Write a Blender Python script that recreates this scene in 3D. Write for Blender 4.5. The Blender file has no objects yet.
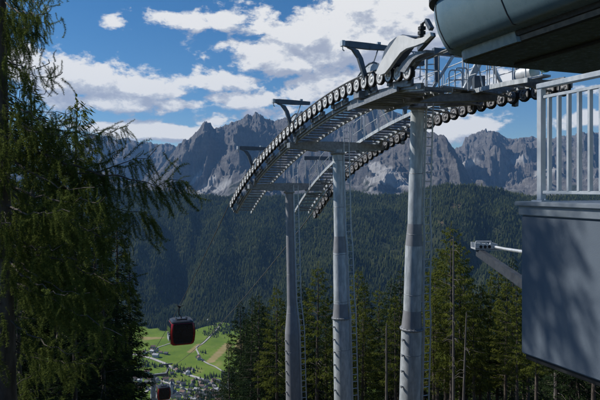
import bpy, math, random
import numpy as np
from mathutils import Vector, Matrix
random.seed(7)
rng = np.random.default_rng(7)
scn = bpy.context.scene
col = scn.collection
FPX, HV = 583.0, 187.0            # focal length and horizon row of the photograph, in its pixels
R = math.radians

def PT(u, v, Y):
    return Vector(((u - 300) / FPX * Y, Y, (HV - v) / FPX * Y))

# ------------------------------------------------------------------ noise
def _hash(ix, iy, seed):
    h = (ix.astype(np.int64) * 374761393 + iy.astype(np.int64) * 668265263 + seed * 974634777) & 0xFFFFFFFF
    h = ((h ^ (h >> 13)) * 1274126177) & 0xFFFFFFFF
    return ((h ^ (h >> 16)) & 0xFFFF) / 65535.0

def perlin(x, y, seed=0):
    x = np.asarray(x, float); y = np.asarray(y, float)
    ix, iy = np.floor(x), np.floor(y)
    fx, fy = x - ix, y - iy
    def g(dx, dy):
        a = _hash(ix + dx, iy + dy, seed) * 2 * np.pi
        return np.cos(a) * (fx - dx) + np.sin(a) * (fy - dy)
    sx = fx * fx * fx * (fx * (fx * 6 - 15) + 10); sy = fy * fy * fy * (fy * (fy * 6 - 15) + 10)
    a = g(0, 0) * (1 - sx) + g(1, 0) * sx
    b = g(0, 1) * (1 - sx) + g(1, 1) * sx
    return (a * (1 - sy) + b * sy) * 1.5

def fbm(x, y, o=4, seed=0, gain=.5):
    s = 0; a = 1; n = 0
    for k in range(o):
        s = s + a * perlin(x * 2**k, y * 2**k, seed + k); n += a; a *= gain
    return s / n

def ridged(x, y, o=5, seed=0, gain=.55):
    s = 0; a = 1; n = 0; w = 1
    for k in range(o):
        r = (1 - np.abs(perlin(x * 2**k, y * 2**k, seed + k))) ** 2
        s = s + a * r * w; n += a; a *= gain; w = np.clip(r * 1.3, 0.25, 1)
    return s / n

def sstep(a, b, x):
    t = np.clip((x - a) / (b - a), 0, 1)
    return t * t * (3 - 2 * t)

# ------------------------------------------------------------------ tags
def tag(o, label=None, cat=None, group=None, kind=None):
    if label: o['label'] = label
    if cat: o['category'] = cat
    if group: o['group'] = group
    if kind: o['kind'] = kind
    return o

def empty(name, loc, rz=0.0):
    o = bpy.data.objects.new(name, None)
    o.empty_display_size = .3
    o.location = loc; o.rotation_euler = (0, 0, rz)
    col.objects.link(o)
    return o

def copy_tree(o, parent=None):
    c = o.copy(); col.objects.link(c)
    if parent is not None: c.parent = parent
    for ch in [x for x in o.children]:
        copy_tree(ch, c)
    return c

# ------------------------------------------------------------------ materials
def mat_new(name):
    m = bpy.data.materials.new(name); m.use_nodes = True
    nt = m.node_tree
    for n in list(nt.nodes): nt.nodes.remove(n)
    out = nt.nodes.new('ShaderNodeOutputMaterial')
    return m, nt, out

def N(nt, typ, **kw):
    n = nt.nodes.new(typ)
    for k, v in kw.items():
        if k.startswith('i_'):
            n.inputs[k[2:].replace('_', ' ')].default_value = v
        else:
            setattr(n, k, v)
    return n

def ramp(nt, fac, stops):
    r = nt.nodes.new('ShaderNodeValToRGB')
    e = r.color_ramp.elements
    while len(e) < len(stops): e.new(.5)
    for i, (p, c) in enumerate(stops):
        e[i].position = p
        e[i].color = (*c, 1) if len(c) == 3 else c
    nt.links.new(fac, r.inputs[0])
    return r.outputs[0]

def noise(nt, vec, scale, detail=4, rough=.55, dist=0):
    n = nt.nodes.new('ShaderNodeTexNoise')
    n.inputs['Scale'].default_value = scale; n.inputs['Detail'].default_value = detail
    n.inputs['Roughness'].default_value = rough; n.inputs['Distortion'].default_value = dist
    if vec is not None: nt.links.new(vec, n.inputs['Vector'])
    return n.outputs['Fac']

def mapping(nt, scale=(1, 1, 1), coord='Object'):
    tc = nt.nodes.new('ShaderNodeTexCoord'); mp = nt.nodes.new('ShaderNodeMapping')
    mp.inputs['Scale'].default_value = scale
    nt.links.new(tc.outputs[coord], mp.inputs['Vector'])
    return mp.outputs[0]

def mixc(nt, fac, a, b, mode='MIX'):
    m = nt.nodes.new('ShaderNodeMix'); m.data_type = 'RGBA'; m.blend_type = mode
    for s, v in ((m.inputs[0], fac), (m.inputs[6], a), (m.inputs[7], b)):
        if isinstance(v, (int, float)): s.default_value = v
        elif isinstance(v, tuple): s.default_value = (*v, 1) if len(v) == 3 else v
        else: nt.links.new(v, s)
    return m.outputs[2]

def math_n(nt, op, a, b=None, clamp=False):
    m = nt.nodes.new('ShaderNodeMath'); m.operation = op; m.use_clamp = clamp
    for s, v in ((m.inputs[0], a), (m.inputs[1], b)):
        if v is None: continue
        if isinstance(v, (int, float)): s.default_value = v
        else: nt.links.new(v, s)
    return m.outputs[0]

def mrange(nt, v, a, b, c=0, d=1):
    m = nt.nodes.new('ShaderNodeMapRange'); m.interpolation_type = 'SMOOTHSTEP'
    nt.links.new(v, m.inputs[0])
    for i, x in enumerate((a, b, c, d)): m.inputs[i + 1].default_value = x
    return m.outputs[0]

def surf(name, c1, c2, scale=6, rough=.5, rvar=.12, metal=0, bump=.0, bscale=60, stretch=(1, 1, 1), stain=None, contrast=(.35, .65)):
    m, nt, out = mat_new(name)
    p = nt.nodes.new('ShaderNodeBsdfPrincipled')
    vec = mapping(nt, stretch)
    f = noise(nt, vec, scale, 6, .6)
    c = ramp(nt, f, [(contrast[0], c1), (contrast[1], c2)])
    if stain:
        v2 = mapping(nt, (5, 5, .35))
        f2 = noise(nt, v2, 2.2, 5, .65)
        c = mixc(nt, mrange(nt, f2, .55, .75, 0, .7), c, stain)
    nt.links.new(c, p.inputs['Base Color'])
    f3 = noise(nt, vec, scale * 3.1, 4)
    nt.links.new(mrange(nt, f3, .3, .7, max(0, rough - rvar), min(1, rough + rvar)), p.inputs['Roughness'])
    p.inputs['Metallic'].default_value = metal
    if bump:
        b = nt.nodes.new('ShaderNodeBump'); b.inputs['Strength'].default_value = bump; b.inputs['Distance'].default_value = .01
        nt.links.new(noise(nt, vec, bscale, 3), b.inputs['Height'])
        nt.links.new(b.outputs[0], p.inputs['Normal'])
    nt.links.new(p.outputs[0], out.inputs[0])
    return m

def leaf_mat(name, dark, light, trans=.3, attr=True):
    m, nt, out = mat_new(name)
    d = nt.nodes.new('ShaderNodeBsdfDiffuse'); t = nt.nodes.new('ShaderNodeBsdfTranslucent')
    mx = nt.nodes.new('ShaderNodeMixShader'); mx.inputs[0].default_value = trans
    a = nt.nodes.new('ShaderNodeAttribute'); a.attribute_name = 'tone'
    oi = nt.nodes.new('ShaderNodeObjectInfo')
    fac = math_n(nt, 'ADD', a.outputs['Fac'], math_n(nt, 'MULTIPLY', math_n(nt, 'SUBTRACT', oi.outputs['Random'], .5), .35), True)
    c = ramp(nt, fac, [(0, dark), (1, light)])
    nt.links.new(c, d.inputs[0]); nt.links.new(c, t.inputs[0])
    nt.links.new(d.outputs[0], mx.inputs[1]); nt.links.new(t.outputs[0], mx.inputs[2])
    nt.links.new(mx.outputs[0], out.inputs[0])
    return m

M = {}
M['galv'] = surf('galvanised_steel', (.40, .44, .47), (.62, .66, .69), 7, .5, .14, .2, .06, 40, (1, 1, .3), stain=(.25, .265, .28), contrast=(.4, .62))
M['galv_dark'] = surf('weathered_steel', (.19, .205, .225), (.32, .34, .36), 9, .5, .12, .3, .05, 50)
M['galv_light'] = surf('bright_zinc', (.52, .55, .57), (.66, .68, .7), 8, .45, .1, .3)
M['jib'] = surf('blue_grey_paint', (.085, .105, .13), (.12, .145, .175), 4, .45, .1, .2)
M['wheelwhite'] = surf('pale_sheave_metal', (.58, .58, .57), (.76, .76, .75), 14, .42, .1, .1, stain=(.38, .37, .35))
M['rubber'] = surf('black_rubber', (.012, .012, .013), (.03, .03, .03), 20, .75)
M['guide'] = surf('white_guide_paint', (.6, .6, .58), (.72, .72, .71), 3, .38, .1, 0, stain=(.5, .49, .46))
M['pod'] = surf('teal_grey_cladding', (.115, .185, .225), (.14, .21, .25), 2.5, .3, .06, .15, .02, 6)
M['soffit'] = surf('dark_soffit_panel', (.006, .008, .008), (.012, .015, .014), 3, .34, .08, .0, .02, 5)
M['seam'] = surf('dark_joint', (.01, .012, .014), (.02, .022, .024), 8, .6)
M['wall'] = surf('blue_grey_render', (.11, .14, .178), (.135, .168, .21), 2.2, .8, .1, 0, .14, 120, stain=(.11, .14, .178), contrast=(.25, .75))
M['coping'] = surf('grey_coping_metal', (.2, .235, .28), (.27, .31, .35), 6, .4, .1, .3)
M['rail'] = surf('zinc_railing', (.40, .44, .48), (.54, .58, .62), 7, .46, .1, .3, .05, 70, (1, 1, .5))
M['red'] = surf('red_cabin_paint', (.33, .012, .014), (.4, .02, .02), 4, .25, .05)
M['darkcab'] = surf('dark_cabin_paint', (.015, .016, .018), (.03, .03, .033), 6, .35)
M['galv_mid'] = surf('weathered_cone_shaded_wheel_steel', (.23, .235, .25), (.31, .315, .335), 6, .6, .1, .2, .04, 40, (1, 1, .35))  # weathered cones and third mast; on the right wheels it stands in for shade
M['strut'] = surf('dark_strut_paint', (.03, .035, .045), (.05, .058, .07), 5, .5)
M['cabglass'] = surf('tinted_cabin_glass', (.006, .009, .014), (.012, .016, .024), 3, .06, .02)
M['cable'] = surf('greasy_steel_rope', (.10, .105, .11), (.2, .205, .21), 40, .5, .1, .4)
M['bark'] = surf('conifer_bark', (.055, .043, .035), (.14, .115, .095), 9, .9, .05, 0, .8, 30, (1, 1, .3))
M['deadwood'] = surf('grey_dead_wood', (.085, .075, .065), (.17, .15, .135), 9, .85, .05, 0, .6, 25, (1, 1, .2))
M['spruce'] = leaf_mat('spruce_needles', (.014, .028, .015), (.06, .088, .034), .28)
M['larch'] = leaf_mat('larch_needles', (.055, .078, .017), (.21, .225, .047), .4)
M['larchn'] = leaf_mat('near_larch_needles', (.05, .075, .02), (.21, .255, .066), .5)
M['forest'] = leaf_mat('far_conifers', (.008, .019, .011), (.07, .08, .027), .0)
M['concrete'] = surf('cast_concrete', (.27, .26, .25), (.36, .35, .34), 4, .85, .05, 0, .3, 40)

# ------------------------------------------------------------------ mesh builder
class MB:
    def __init__(s): s.V = []; s.F = []; s.MI = []; s.mi = 0
    def add(s, V, F):
        b = len(s.V); s.V += [tuple(v) for v in V]
        s.F += [tuple(i + b for i in f) for f in F]; s.MI += [s.mi] * len(F)
        return s
    def box(s, c, size, ax=(1, 0, 0), ay=(0, 1, 0), az=(0, 0, 1)):
        c = Vector(c); a = Vector(ax).normalized() * size[0] / 2; b = Vector(ay).normalized() * size[1] / 2; d = Vector(az).normalized() * size[2] / 2
        V = [c + sx * a + sy * b + sz * d for sz in (-1, 1) for sy in (-1, 1) for sx in (-1, 1)]
        return s.add(V, [(0, 2, 3, 1), (4, 5, 7, 6), (0, 1, 5, 4), (2, 6, 7, 3), (0, 4, 6, 2), (1, 3, 7, 5)])
    def beam(s, p, q, w, h, up=(0, 0, 1)):
        p = Vector(p); q = Vector(q); d = (q - p); L = d.length; d = d.normalized()
        x = d.cross(Vector(up))
        x = x.normalized() if x.length > 1e-5 else Vector((1, 0, 0))
        z = x.cross(d)
        return s.box((p + q) / 2, (w, L, h), x, d, z)
    def tube(s, pts, r, n=8, cap=True):
        pts = [Vector(p) for p in pts]; k = len(pts)
        rs = r if isinstance(r, (list, tuple)) else [r] * k
        V = []; F = []; x = None
        for i, p in enumerate(pts):
            d = (pts[min(i + 1, k - 1)] - pts[max(i - 1, 0)]).normalized()
            if x is None:
                x = d.cross(Vector((0, 0, 1)))
                if x.length < 1e-3: x = d.cross(Vector((0, 1, 0)))
            else: x = x - d * x.dot(d)
            x.normalize(); y = d.cross(x)
            for j in range(n):
                a = 2 * math.pi * j / n
                V.append(p + (x * math.cos(a) + y * math.sin(a)) * rs[i])
        for i in range(k - 1):
            for j in range(n):
                F.append((i * n + j, i * n + (j + 1) % n, (i + 1) * n + (j + 1) % n, (i + 1) * n + j))
        if cap:
            F.append(tuple(range(n - 1, -1, -1))); F.append(tuple((k - 1) * n + j for j in range(n)))
        return s.add(V, F)
    def lathe(s, o, axis, prof, n=24):
        o = Vector(o); d = Vector(axis).normalized()
        x = d.cross(Vector((0, 0, 1)))
        if x.length < 1e-3: x = Vector((1, 0, 0))
        x.normalize(); y = d.cross(x); V = []; F = []
        for a, r in prof:
            for j in range(n):
                t = 2 * math.pi * j / n
                V.append(o + d * a + (x * math.cos(t) + y * math.sin(t)) * r)
        for i in range(len(prof) - 1):
            for j in range(n):
                F.append((i * n + j, i * n + (j + 1) % n, (i + 1) * n + (j + 1) % n, (i + 1) * n + j))
        F.append(tuple(range(n - 1, -1, -1))); F.append(tuple((len(prof) - 1) * n + j for j in range(n)))
        return s.add(V, F)
    def prism(s, poly, off):
        n = len(poly); off = Vector(off); P = [Vector(p) for p in poly]
        V = P + [p + off for p in P]
        F = [tuple(range(n - 1, -1, -1)), tuple(range(n, 2 * n))]
        F += [(i, (i + 1) % n, n + (i + 1) % n, n + i) for i in range(n)]
        return s.add(V, F)
    def build(s, name, mat, parent=None, smooth=True, bevel=0, sharp=35, loc=None, mats=None):
        me = bpy.data.meshes.new(name)
        me.from_pydata(s.V, [], s.F)
        for m_ in (mats or [mat]): me.materials.append(m_)
        if mats: me.polygons.foreach_set('material_index', s.MI)
        import bmesh
        bm = bmesh.new(); bm.from_mesh(me); bmesh.ops.recalc_face_normals(bm, faces=bm.faces)
        if bevel:
            es = [e for e in bm.edges if len(e.link_faces) == 2 and e.calc_face_angle(0) > .6]
            bmesh.ops.bevel(bm, geom=es, offset=bevel, segments=2, affect='EDGES', clamp_overlap=True)
        bm.to_mesh(me); bm.free()
        if smooth:
            me.polygons.foreach_set('use_smooth', [True] * len(me.polygons))
            me.set_sharp_from_angle(angle=R(sharp))
        o = bpy.data.objects.new(name, me); col.objects.link(o)
        if parent is not None:
            o.parent = parent
            # parts are written in world coordinates; bring them into the thing's frame
            if not getattr(s, 'local', False):
                M_ = world_of(parent).inverted()
                me.transform(M_)
        return o

def world_of(o):
    m = Matrix.Translation(o.location) @ o.rotation_euler.to_matrix().to_4x4() @ Matrix.Diagonal((*o.scale, 1))
    return world_of(o.parent) @ m if o.parent else m

def np_mesh(name, V, F, mat, parent=None, tone=None, smooth=False, colors=None):
    V = np.asarray(V, np.float32); F = np.asarray(F, np.int32)
    me = bpy.data.meshes.new(name)
    k = F.shape[1]
    me.vertices.add(len(V)); me.vertices.foreach_set('co', V.ravel())
    me.loops.add(F.size); me.loops.foreach_set('vertex_index', F.ravel())
    me.polygons.add(len(F)); me.polygons.foreach_set('loop_start', np.arange(0, F.size, k, dtype=np.int32))
    if smooth: me.polygons.foreach_set('use_smooth', np.ones(len(F), bool))
    if tone is not None:
        a = me.attributes.new('tone', 'FLOAT', 'POINT'); a.data.foreach_set('value', np.asarray(tone, np.float32))
    if colors is not None:
        for nm, arr in colors.items():
            a = me.attributes.new(nm, 'FLOAT', 'POINT'); a.data.foreach_set('value', np.asarray(arr, np.float32))
    me.update(calc_edges=True)
    me.materials.append(mat)
    o = bpy.data.objects.new(name, me); col.objects.link(o)
    if parent is not None: o.parent = parent
    return o

# ------------------------------------------------------------------ terrain
GP = [(-80, -1.2), (2.3, -1.65), (4, -2.6), (8, -5.9), (20, -9.1), (34, -13.0), (40, -15.5), (60, -27), (97, -47), (150, -76), (400, -206), (1000, -425), (1330, -500), (1500, -503)]
GY = np.array([a for a, b in GP]); GZ = np.array([b for a, b in GP])
FOOT_U = [-400, 0, 135, 165, 190, 205, 225, 245, 300, 420, 520, 700, 1000]
FOOT_V = [318, 322, 326, 330, 330, 326, 322, 322, 362, 376, 376, 372, 372]
RIDGE_U = [-400, 0, 60, 120, 185, 240, 300, 345, 395, 425, 445, 470, 500, 530, 600, 700, 1000]
RIDGE_V = [180, 180, 186, 191, 194, 199, 196, 192, 196, 190, 186, 186, 190, 198, 196, 190, 190]
RIDGE_Y = [3300, 3300, 3300, 3300, 3350, 3400, 3400, 3350, 3200, 2900, 2800, 2800, 2850, 2950, 3000, 3000, 3000]
def Hgt(X, Y):
    X = np.asarray(X, float); Y = np.asarray(Y, float)
    Yp = np.maximum(Y, 1.0)
    u = 300 + FPX * X / Yp
    z = np.interp(Y, GY, GZ)
    z = z + fbm(X / 9, Y / 9, 3, 5) * .5 * np.clip((Y - 6) / 20, 0, 1)
    z = z + fbm(X / 160, Y / 160, 3, 8) * 14 * np.clip((Y - 110) / 300, 0, 1) * np.clip((1330 - Y) / 300, 0, 1)
    z = z + fbm(X / 260, Y / 260, 3, 11) * 9 * sstep(1300, 1500, Y)
    foot = FPX * 500 / (np.interp(u, FOOT_U, FOOT_V) - HV)
    yr = np.interp(u, RIDGE_U, RIDGE_Y)
    zr = (HV - np.interp(u, RIDGE_U, RIDGE_V)) / FPX * yr
    s = (Y - foot) / (yr - foot)
    sc = np.clip(s, 0, 1)
    rise = (zr + 500) * (sc ** 1.12)
    rise = rise + (ridged(X / 420 + Y / 900, Y / 1100 - X / 2600, 4, 21) - .5) * 170 * np.sin(np.pi * np.clip(sc, 0, 1)) ** .8
    for (uc, du, wu, dp) in ((398, -70, 15, 95), (300, 40, 17, 70), (215, 60, 14, 75), (150, -50, 15, 70), (60, 40, 20, 70), (500, 60, 16, 60), (450, -30, 10, 35)):
        rise = rise - dp * np.exp(-((u + du * (1 - sc) - uc + 6 * perlin(sc * 5, sc * 0 + uc, 25)) / wu) ** 2) * np.sin(np.pi * sc) ** .7
    rise = rise - np.maximum(Y - yr, 0) * .35
    z = z + np.where(s > 0, rise, 0)
    return z

def grid_faces(nr, nc):
    i = np.arange(nr - 1)[:, None] * nc + np.arange(nc - 1)[None]
    return np.stack([i, i + 1, i + nc + 1, i + nc], -1).reshape(-1, 4)

# materials of the land
def ground_mat():
    m, nt, out = mat_new('forest_floor')
    d = nt.nodes.new('ShaderNodeBsdfDiffuse')
    v = mapping(nt)
    f = noise(nt, v, .5, 8, .65); f2 = noise(nt, v, 9, 6, .7)
    c = ramp(nt, f, [(.3, (.045, .04, .022)), (.5, (.06, .062, .026)), (.7, (.12, .085, .052))])
    c = mixc(nt, .5, c, ramp(nt, f2, [(.3, (.025, .025, .015)), (.7, (.14, .11, .075))]))
    nt.links.new(c, d.inputs[0])
    b = nt.nodes.new('ShaderNodeBump'); b.inputs['Strength'].default_value = .8; b.inputs['Distance'].default_value = .1
    nt.links.new(f2, b.inputs['Height']); nt.links.new(b.outputs[0], d.inputs['Normal'])
    nt.links.new(d.outputs[0], out.inputs[0]); return m

def terrain_mat():
    m, nt, out = mat_new('valley_land')
    d = nt.nodes.new('ShaderNodeBsdfDiffuse')
    v = mapping(nt)
    am = nt.nodes.new('ShaderNodeAttribute'); am.attribute_name = 'meadow'
    at = nt.nodes.new('ShaderNodeAttribute'); at.attribute_name = 'hay'
    acl = nt.nodes.new('ShaderNodeAttribute'); acl.attribute_name = 'clearing'
    woods = ramp(nt, noise(nt, v, .02, 6), [(.35, (.018, .026, .014)), (.65, (.045, .05, .025))])
    brown = ramp(nt, noise(nt, v, .03, 6), [(.35, (.055, .05, .028)), (.65, (.105, .082, .048))])
    woods = mixc(nt, acl.outputs['Fac'], woods, brown)
    gr = ramp(nt, noise(nt, v, .012, 7, .6), [(.3, (.10, .165, .022)), (.55, (.15, .22, .03)), (.75, (.20, .25, .045))])
    gr = mixc(nt, mrange(nt, noise(nt, v, .15, 4), .45, .7, 0, .35), gr, (.07, .12, .02))
    hay = ramp(nt, noise(nt, v, .05, 5), [(.35, (.27, .23, .085)), (.65, (.34, .27, .13))])
    gr = mixc(nt, at.outputs['Fac'], gr, hay)
    c = mixc(nt, am.outputs['Fac'], woods, gr)
    nt.links.new(c, d.inputs[0]); nt.links.new(d.outputs[0], out.inputs[0]); return m

def rock_mat():
    m, nt, out = mat_new('dolomite_rock')
    d = nt.nodes.new('ShaderNodeBsdfDiffuse')
    geo = nt.nodes.new('ShaderNodeNewGeometry')
    sep = nt.nodes.new('ShaderNodeSeparateXYZ'); nt.links.new(geo.outputs['Normal'], sep.inputs[0])
    sp = nt.nodes.new('ShaderNodeSeparateXYZ'); nt.links.new(geo.outputs['Position'], sp.inputs[0])
    v = mapping(nt, (1, 1, 3.2)); v1 = mapping(nt, (1, .4, .35))
    f1 = noise(nt, v, .0045, 9, .68, .4); f2 = noise(nt, v1, .045, 9, .74); f0 = noise(nt, mapping(nt), .0016, 4)
    rock = ramp(nt, f1, [(.3, (.065, .066, .072)), (.5, (.185, .178, .178)), (.68, (.40, .372, .35))])
    rock = mixc(nt, .6, rock, ramp(nt, f2, [(.3, (.07, .07, .08)), (.7, (.32, .295, .275))]))
    rock = mixc(nt, mrange(nt, f0, .45, .62, 0, .5), rock, (.25, .23, .215), 'MIX')
    a = nt.nodes.new('ShaderNodeAttribute'); a.attribute_name = 'scree'
    scree = ramp(nt, noise(nt, v1, .03, 7, .65), [(.3, (.40, .39, .385)), (.7, (.66, .645, .63))])
    c = mixc(nt, a.outputs['Fac'], rock, scree)
    ag = nt.nodes.new('ShaderNodeAttribute'); ag.attribute_name = 'scrub'
    scrub = ramp(nt, noise(nt, v, .02, 7, .7), [(.3, (.022, .032, .018)), (.6, (.06, .068, .033)), (.75, (.12, .11, .07))])
    c = mixc(nt, ag.outputs['Fac'], c, scrub)
    nt.links.new(c, d.inputs[0])
    b = nt.nodes.new('ShaderNodeBump'); b.inputs['Strength'].default_value = 1; b.inputs['Distance'].default_value = 40
    h = math_n(nt, 'ADD', f1, f2)
    nt.links.new(h, b.inputs['Height']); nt.links.new(b.outputs[0], d.inputs['Normal'])
    nt.links.new(d.outputs[0], out.inputs[0]); return m
M['ground'] = ground_mat(); M['terrain'] = terrain_mat(); M['rock'] = rock_mat()

# near hillside
xs = np.concatenate([np.linspace(-260, -40, 45), np.linspace(-38, 38, 110), np.linspace(40, 260, 45)])
ys = np.concatenate([np.linspace(-80, 0, 17), np.linspace(.6, 70, 120), np.linspace(72, 440, 130)])
XX, YY = np.meshgrid(xs, ys)
ZZ = Hgt(XX, YY)
tag(np_mesh('ground', np.stack([XX, YY, ZZ], -1).reshape(-1, 3), grid_faces(len(ys), len(xs)), M['ground'], smooth=True), kind='structure')

# valley and the wooded slope behind it
HAY = [[(205, 362), (214, 362), (233, 343), (226, 341)], [(137, 336), (150, 336), (166, 337), (160, 338.5), (145, 339)], [(232, 352), (245, 352), (246, 338), (238, 338)],
       [(186, 352), (192, 352), (203, 343), (198, 342)]]
def in_poly(u, v, poly):
    ins = np.zeros(u.shape, bool); n = len(poly)
    for i in range(n):
        x1, y1 = poly[i]; x2, y2 = poly[(i + 1) % n]
        c = ((y1 > v) != (y2 > v)) & (u < (x2 - x1) * (v - y1) / (y2 - y1 + 1e-9) + x1)
        ins ^= c
    return ins
tt = np.linspace(-1.15, 1.15, 620)
yy = np.concatenate([np.geomspace(330, 1340, 60), np.linspace(1350, 2250, 200), np.geomspace(2260, 5200, 170)])
T, YY = np.meshgrid(tt, yy)
XX = T * YY
ZZ = Hgt(XX, YY)
ZZ = np.where(YY < 430, ZZ - 4 * (430 - YY) / 100, ZZ)
U = 300 + FPX * T
VF = HV + FPX * 500 / YY
footY = FPX * 500 / (np.interp(U, FOOT_U, FOOT_V) - HV)
wob = fbm(XX / 70, YY / 70, 4, 31) * 60
meadow = sstep(-10, 10, footY + wob - YY) * sstep(1345, 1360, YY + wob * .3)
# copses in the meadow
hay = np.zeros_like(T)
for p in HAY: hay = np.maximum(hay, in_poly(U, VF, p) * 1.0)
hay = np.maximum(hay, sstep(.25, .5, fbm(XX / 90 + 3, YY / 240, 3, 44)) * .5)
CLEAR = [(456, 206, 10, 3), (477, 208, 6, 5), (441, 222, 6, 3), (150, 267, 7, 2.5), (163, 258, 5, 1.8)]
VP_ = HV - FPX * ZZ / YY
def clearing(U, V_, X, Y):
    c = np.zeros_like(U)
    for (a, b, ra, rb) in CLEAR:
        dd = ((U - a + (V_ - b) * .8) / ra) ** 2 + ((V_ - b) / rb) ** 2
        c = np.maximum(c, sstep(1.25, .55, dd + fbm(X / 40, Y / 60, 3, 61) * 1.2))
    return c
clr = clearing(U, VP_, XX, YY) * (YY > 2150)
tag(np_mesh('terrain', np.stack([XX, YY, ZZ], -1).reshape(-1, 3), grid_faces(len(yy), len(tt)), M['terrain'], smooth=True,
            colors={'meadow': meadow.ravel(), 'hay': hay.ravel(), 'clearing': clr.ravel()}), kind='structure')

# mountains: each massif a height field with its own crest line, front and back
def massif(name, sky, Yc0, Yb, zb, seed, amp=.3, scrub_lo=.12, scree_pts=(), step=.55, steep=.5, jag=1.0):
    us = np.arange(sky[0][0], sky[-1][0], step)
    vs = np.interp(us, [a for a, b in sky], [b for a, b in sky])
    vs = vs + jag * (fbm(us / 5.0, us * 0 + seed, 4, seed, .6) * 2.6 + fbm(us / 1.6, us * 0 + 4 + seed, 2, seed + 3) * .8)
    Yc = Yc0 * (1 + .035 * fbm(us / 22.0, us * 0 + 9.3, 3, seed + 5))
    nf, nb = 190, 26
    s = np.concatenate([np.linspace(0, 1, nf), 1 + np.linspace(.02, .6, nb)])
    S, Us = np.meshgrid(s, us, indexing='ij')
    Yc_ = np.broadcast_to(Yc, S.shape); Vs = np.broadcast_to(vs, S.shape)
    Y = Yb + (Yc_ - Yb) * S
    X = (Us - 300) / FPX * Y
    zc = (HV - Vs) / FPX * Yc_
    wx = X + 160 * fbm(X / 500, Y / 500, 3, seed + 40)
    wy = Y + 160 * fbm(X / 500 + 7, Y / 500, 3, seed + 41)
    big = ridged(wx / 620, wy / 1500, 3, seed + 50)
    med = ridged(wx / 210, wy / 620, 4, seed + 60)
    fine = ridged(wx / 62, wy / 170, 3, seed + 70)
    Sf = np.clip(S, 0, 1)
    Sw = np.clip(Sf + (big - .55) * .34 * np.sin(np.pi * Sf), 0, 1)
    f = (1 - steep) * Sw + steep * sstep(.38, 1.0, Sw) 
    H = zc - zb
    z = zb + H * f
    w = np.clip(np.sin(np.pi * np.clip(Sf * .9 + .02, 0, 1)), 0, 1)
    rocky = sstep(.16, .5, Sf)
    z = z + H * amp * w * ((big - .6) * .5 + rocky * ((med - .55) * .52 + (fine - .55) * .24 + (ridged(wx / 24, wy / 60, 3, seed + 75) - .5) * .085))
    # ledges
    led = H / 9.0
    ph = z / led + .6 * fbm(X / 700, Y / 700, 2, seed + 80)
    z = z - rocky * led * .085 * np.sin(2 * np.pi * ph) * np.clip((1 - Sf) * 6, 0, 1)
    z = np.where(S > 1, z - (S - 1) * (Yc_ - Yb) * .75, z)
    # slope for scree
    dzr = np.gradient(z, axis=0) / np.maximum(np.gradient(Y, axis=0), 1)
    scree = sstep(.62, .40, np.abs(dzr)) * sstep(.06, .2, Sf) * sstep(.2, .45, fbm(wx / 300, wy / 900, 3, seed + 90) + .42)
    scree = scree * .38 * sstep(.7, .35, Sf)
    VV = HV - FPX * z / Y
    for (a, b, ra, rb, sl) in scree_pts:
        dd = ((Us - a - (VV - b) * sl) / ra) ** 2 + ((VV - b) / rb) ** 2
        scree = np.maximum(scree, sstep(1.3, .5, dd + fbm(X / 70, Y / 260, 4, seed + 95) * 1.3))
    scrub = sstep(scrub_lo + .12, scrub_lo - .02, Sf + fbm(X / 130, Y / 260, 5, seed + 97) * .34) * (1 - np.clip(scree * 1.6, 0, .9))
    o = np_mesh(name, np.stack([X, Y, z], -1).reshape(-1, 3), grid_faces(len(s), len(us)), M['rock'], smooth=True,
                colors={'scree': scree.ravel(), 'scrub': scrub.ravel()})
    return tag(o, kind='structure')

massif('mountain_ridge', [(-120, 190), (-60, 150), (0, 150), (60, 152), (76, 149), (82, 141), (93, 134), (100, 137), (108, 136), (118, 140), (128, 138), (140, 143), (147, 141.5),
        (158, 144), (166, 142), (176, 146), (190, 149), (215, 160), (250, 190)], 9300, 6500, -60, 301, .26, .1, jag=.8)
massif('mountain_range', [(120, 205), (150, 180), (168, 160), (178, 146), (185, 139), (189, 140), (193, 136), (200, 129), (204, 123), (208, 120.5), (211, 123), (214, 127), (219, 125), (223, 126),
        (231, 121), (239, 118), (244, 116), (248, 113), (252, 114), (256, 110.5), (260, 113), (263, 116), (273, 121), (279, 120), (285, 116), (293, 115), (300, 113), (312, 117),
        (322, 124), (335, 120), (347, 116), (358, 108), (366, 103), (371, 99), (378, 97), (384, 99), (388, 106), (394, 111), (401, 113), (410, 120), (425, 134), (445, 170), (460, 200)],
       7000, 4400, -130, 77, .34, .13, scree_pts=((208, 184, 5, 12, -.75), (222, 186, 6, 8, -.9), (196, 178, 2.5, 9, -.8)))
massif('mountain_shoulder', [(330, 205), (345, 182), (358, 172), (372, 160), (388, 150), (402, 140), (414, 132), (424, 131), (429, 133), (434, 133), (438, 135), (445, 137), (452, 145), (459, 156),
        (464, 164), (468, 174), (477, 188), (490, 204)], 5600, 3900, -120, 134, .3, .12, scree_pts=((385, 174, 15, 12, .9), (372, 178, 10, 12, -.3), (400, 184, 13, 6, 1.5)), jag=.8)
massif('mountain_plateau', [(425, 200), (440, 165), (450, 150), (456, 147), (462, 145), (465, 137), (471, 134), (480, 132.5), (487, 131.5), (498, 132), (503, 135), (508, 137.5), (518, 138.5),
        (529, 137), (538, 137), (552, 138), (565, 136), (575, 135), (582, 131), (592, 132), (600, 131), (630, 128), (680, 140), (740, 190)], 8300, 5000, -150, 211, .32, .12,
       scree_pts=((470, 163, 10, 4, -1.2), (520, 160, 12, 5, -1), (545, 172, 10, 6, -1)), jag=.6)

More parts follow.
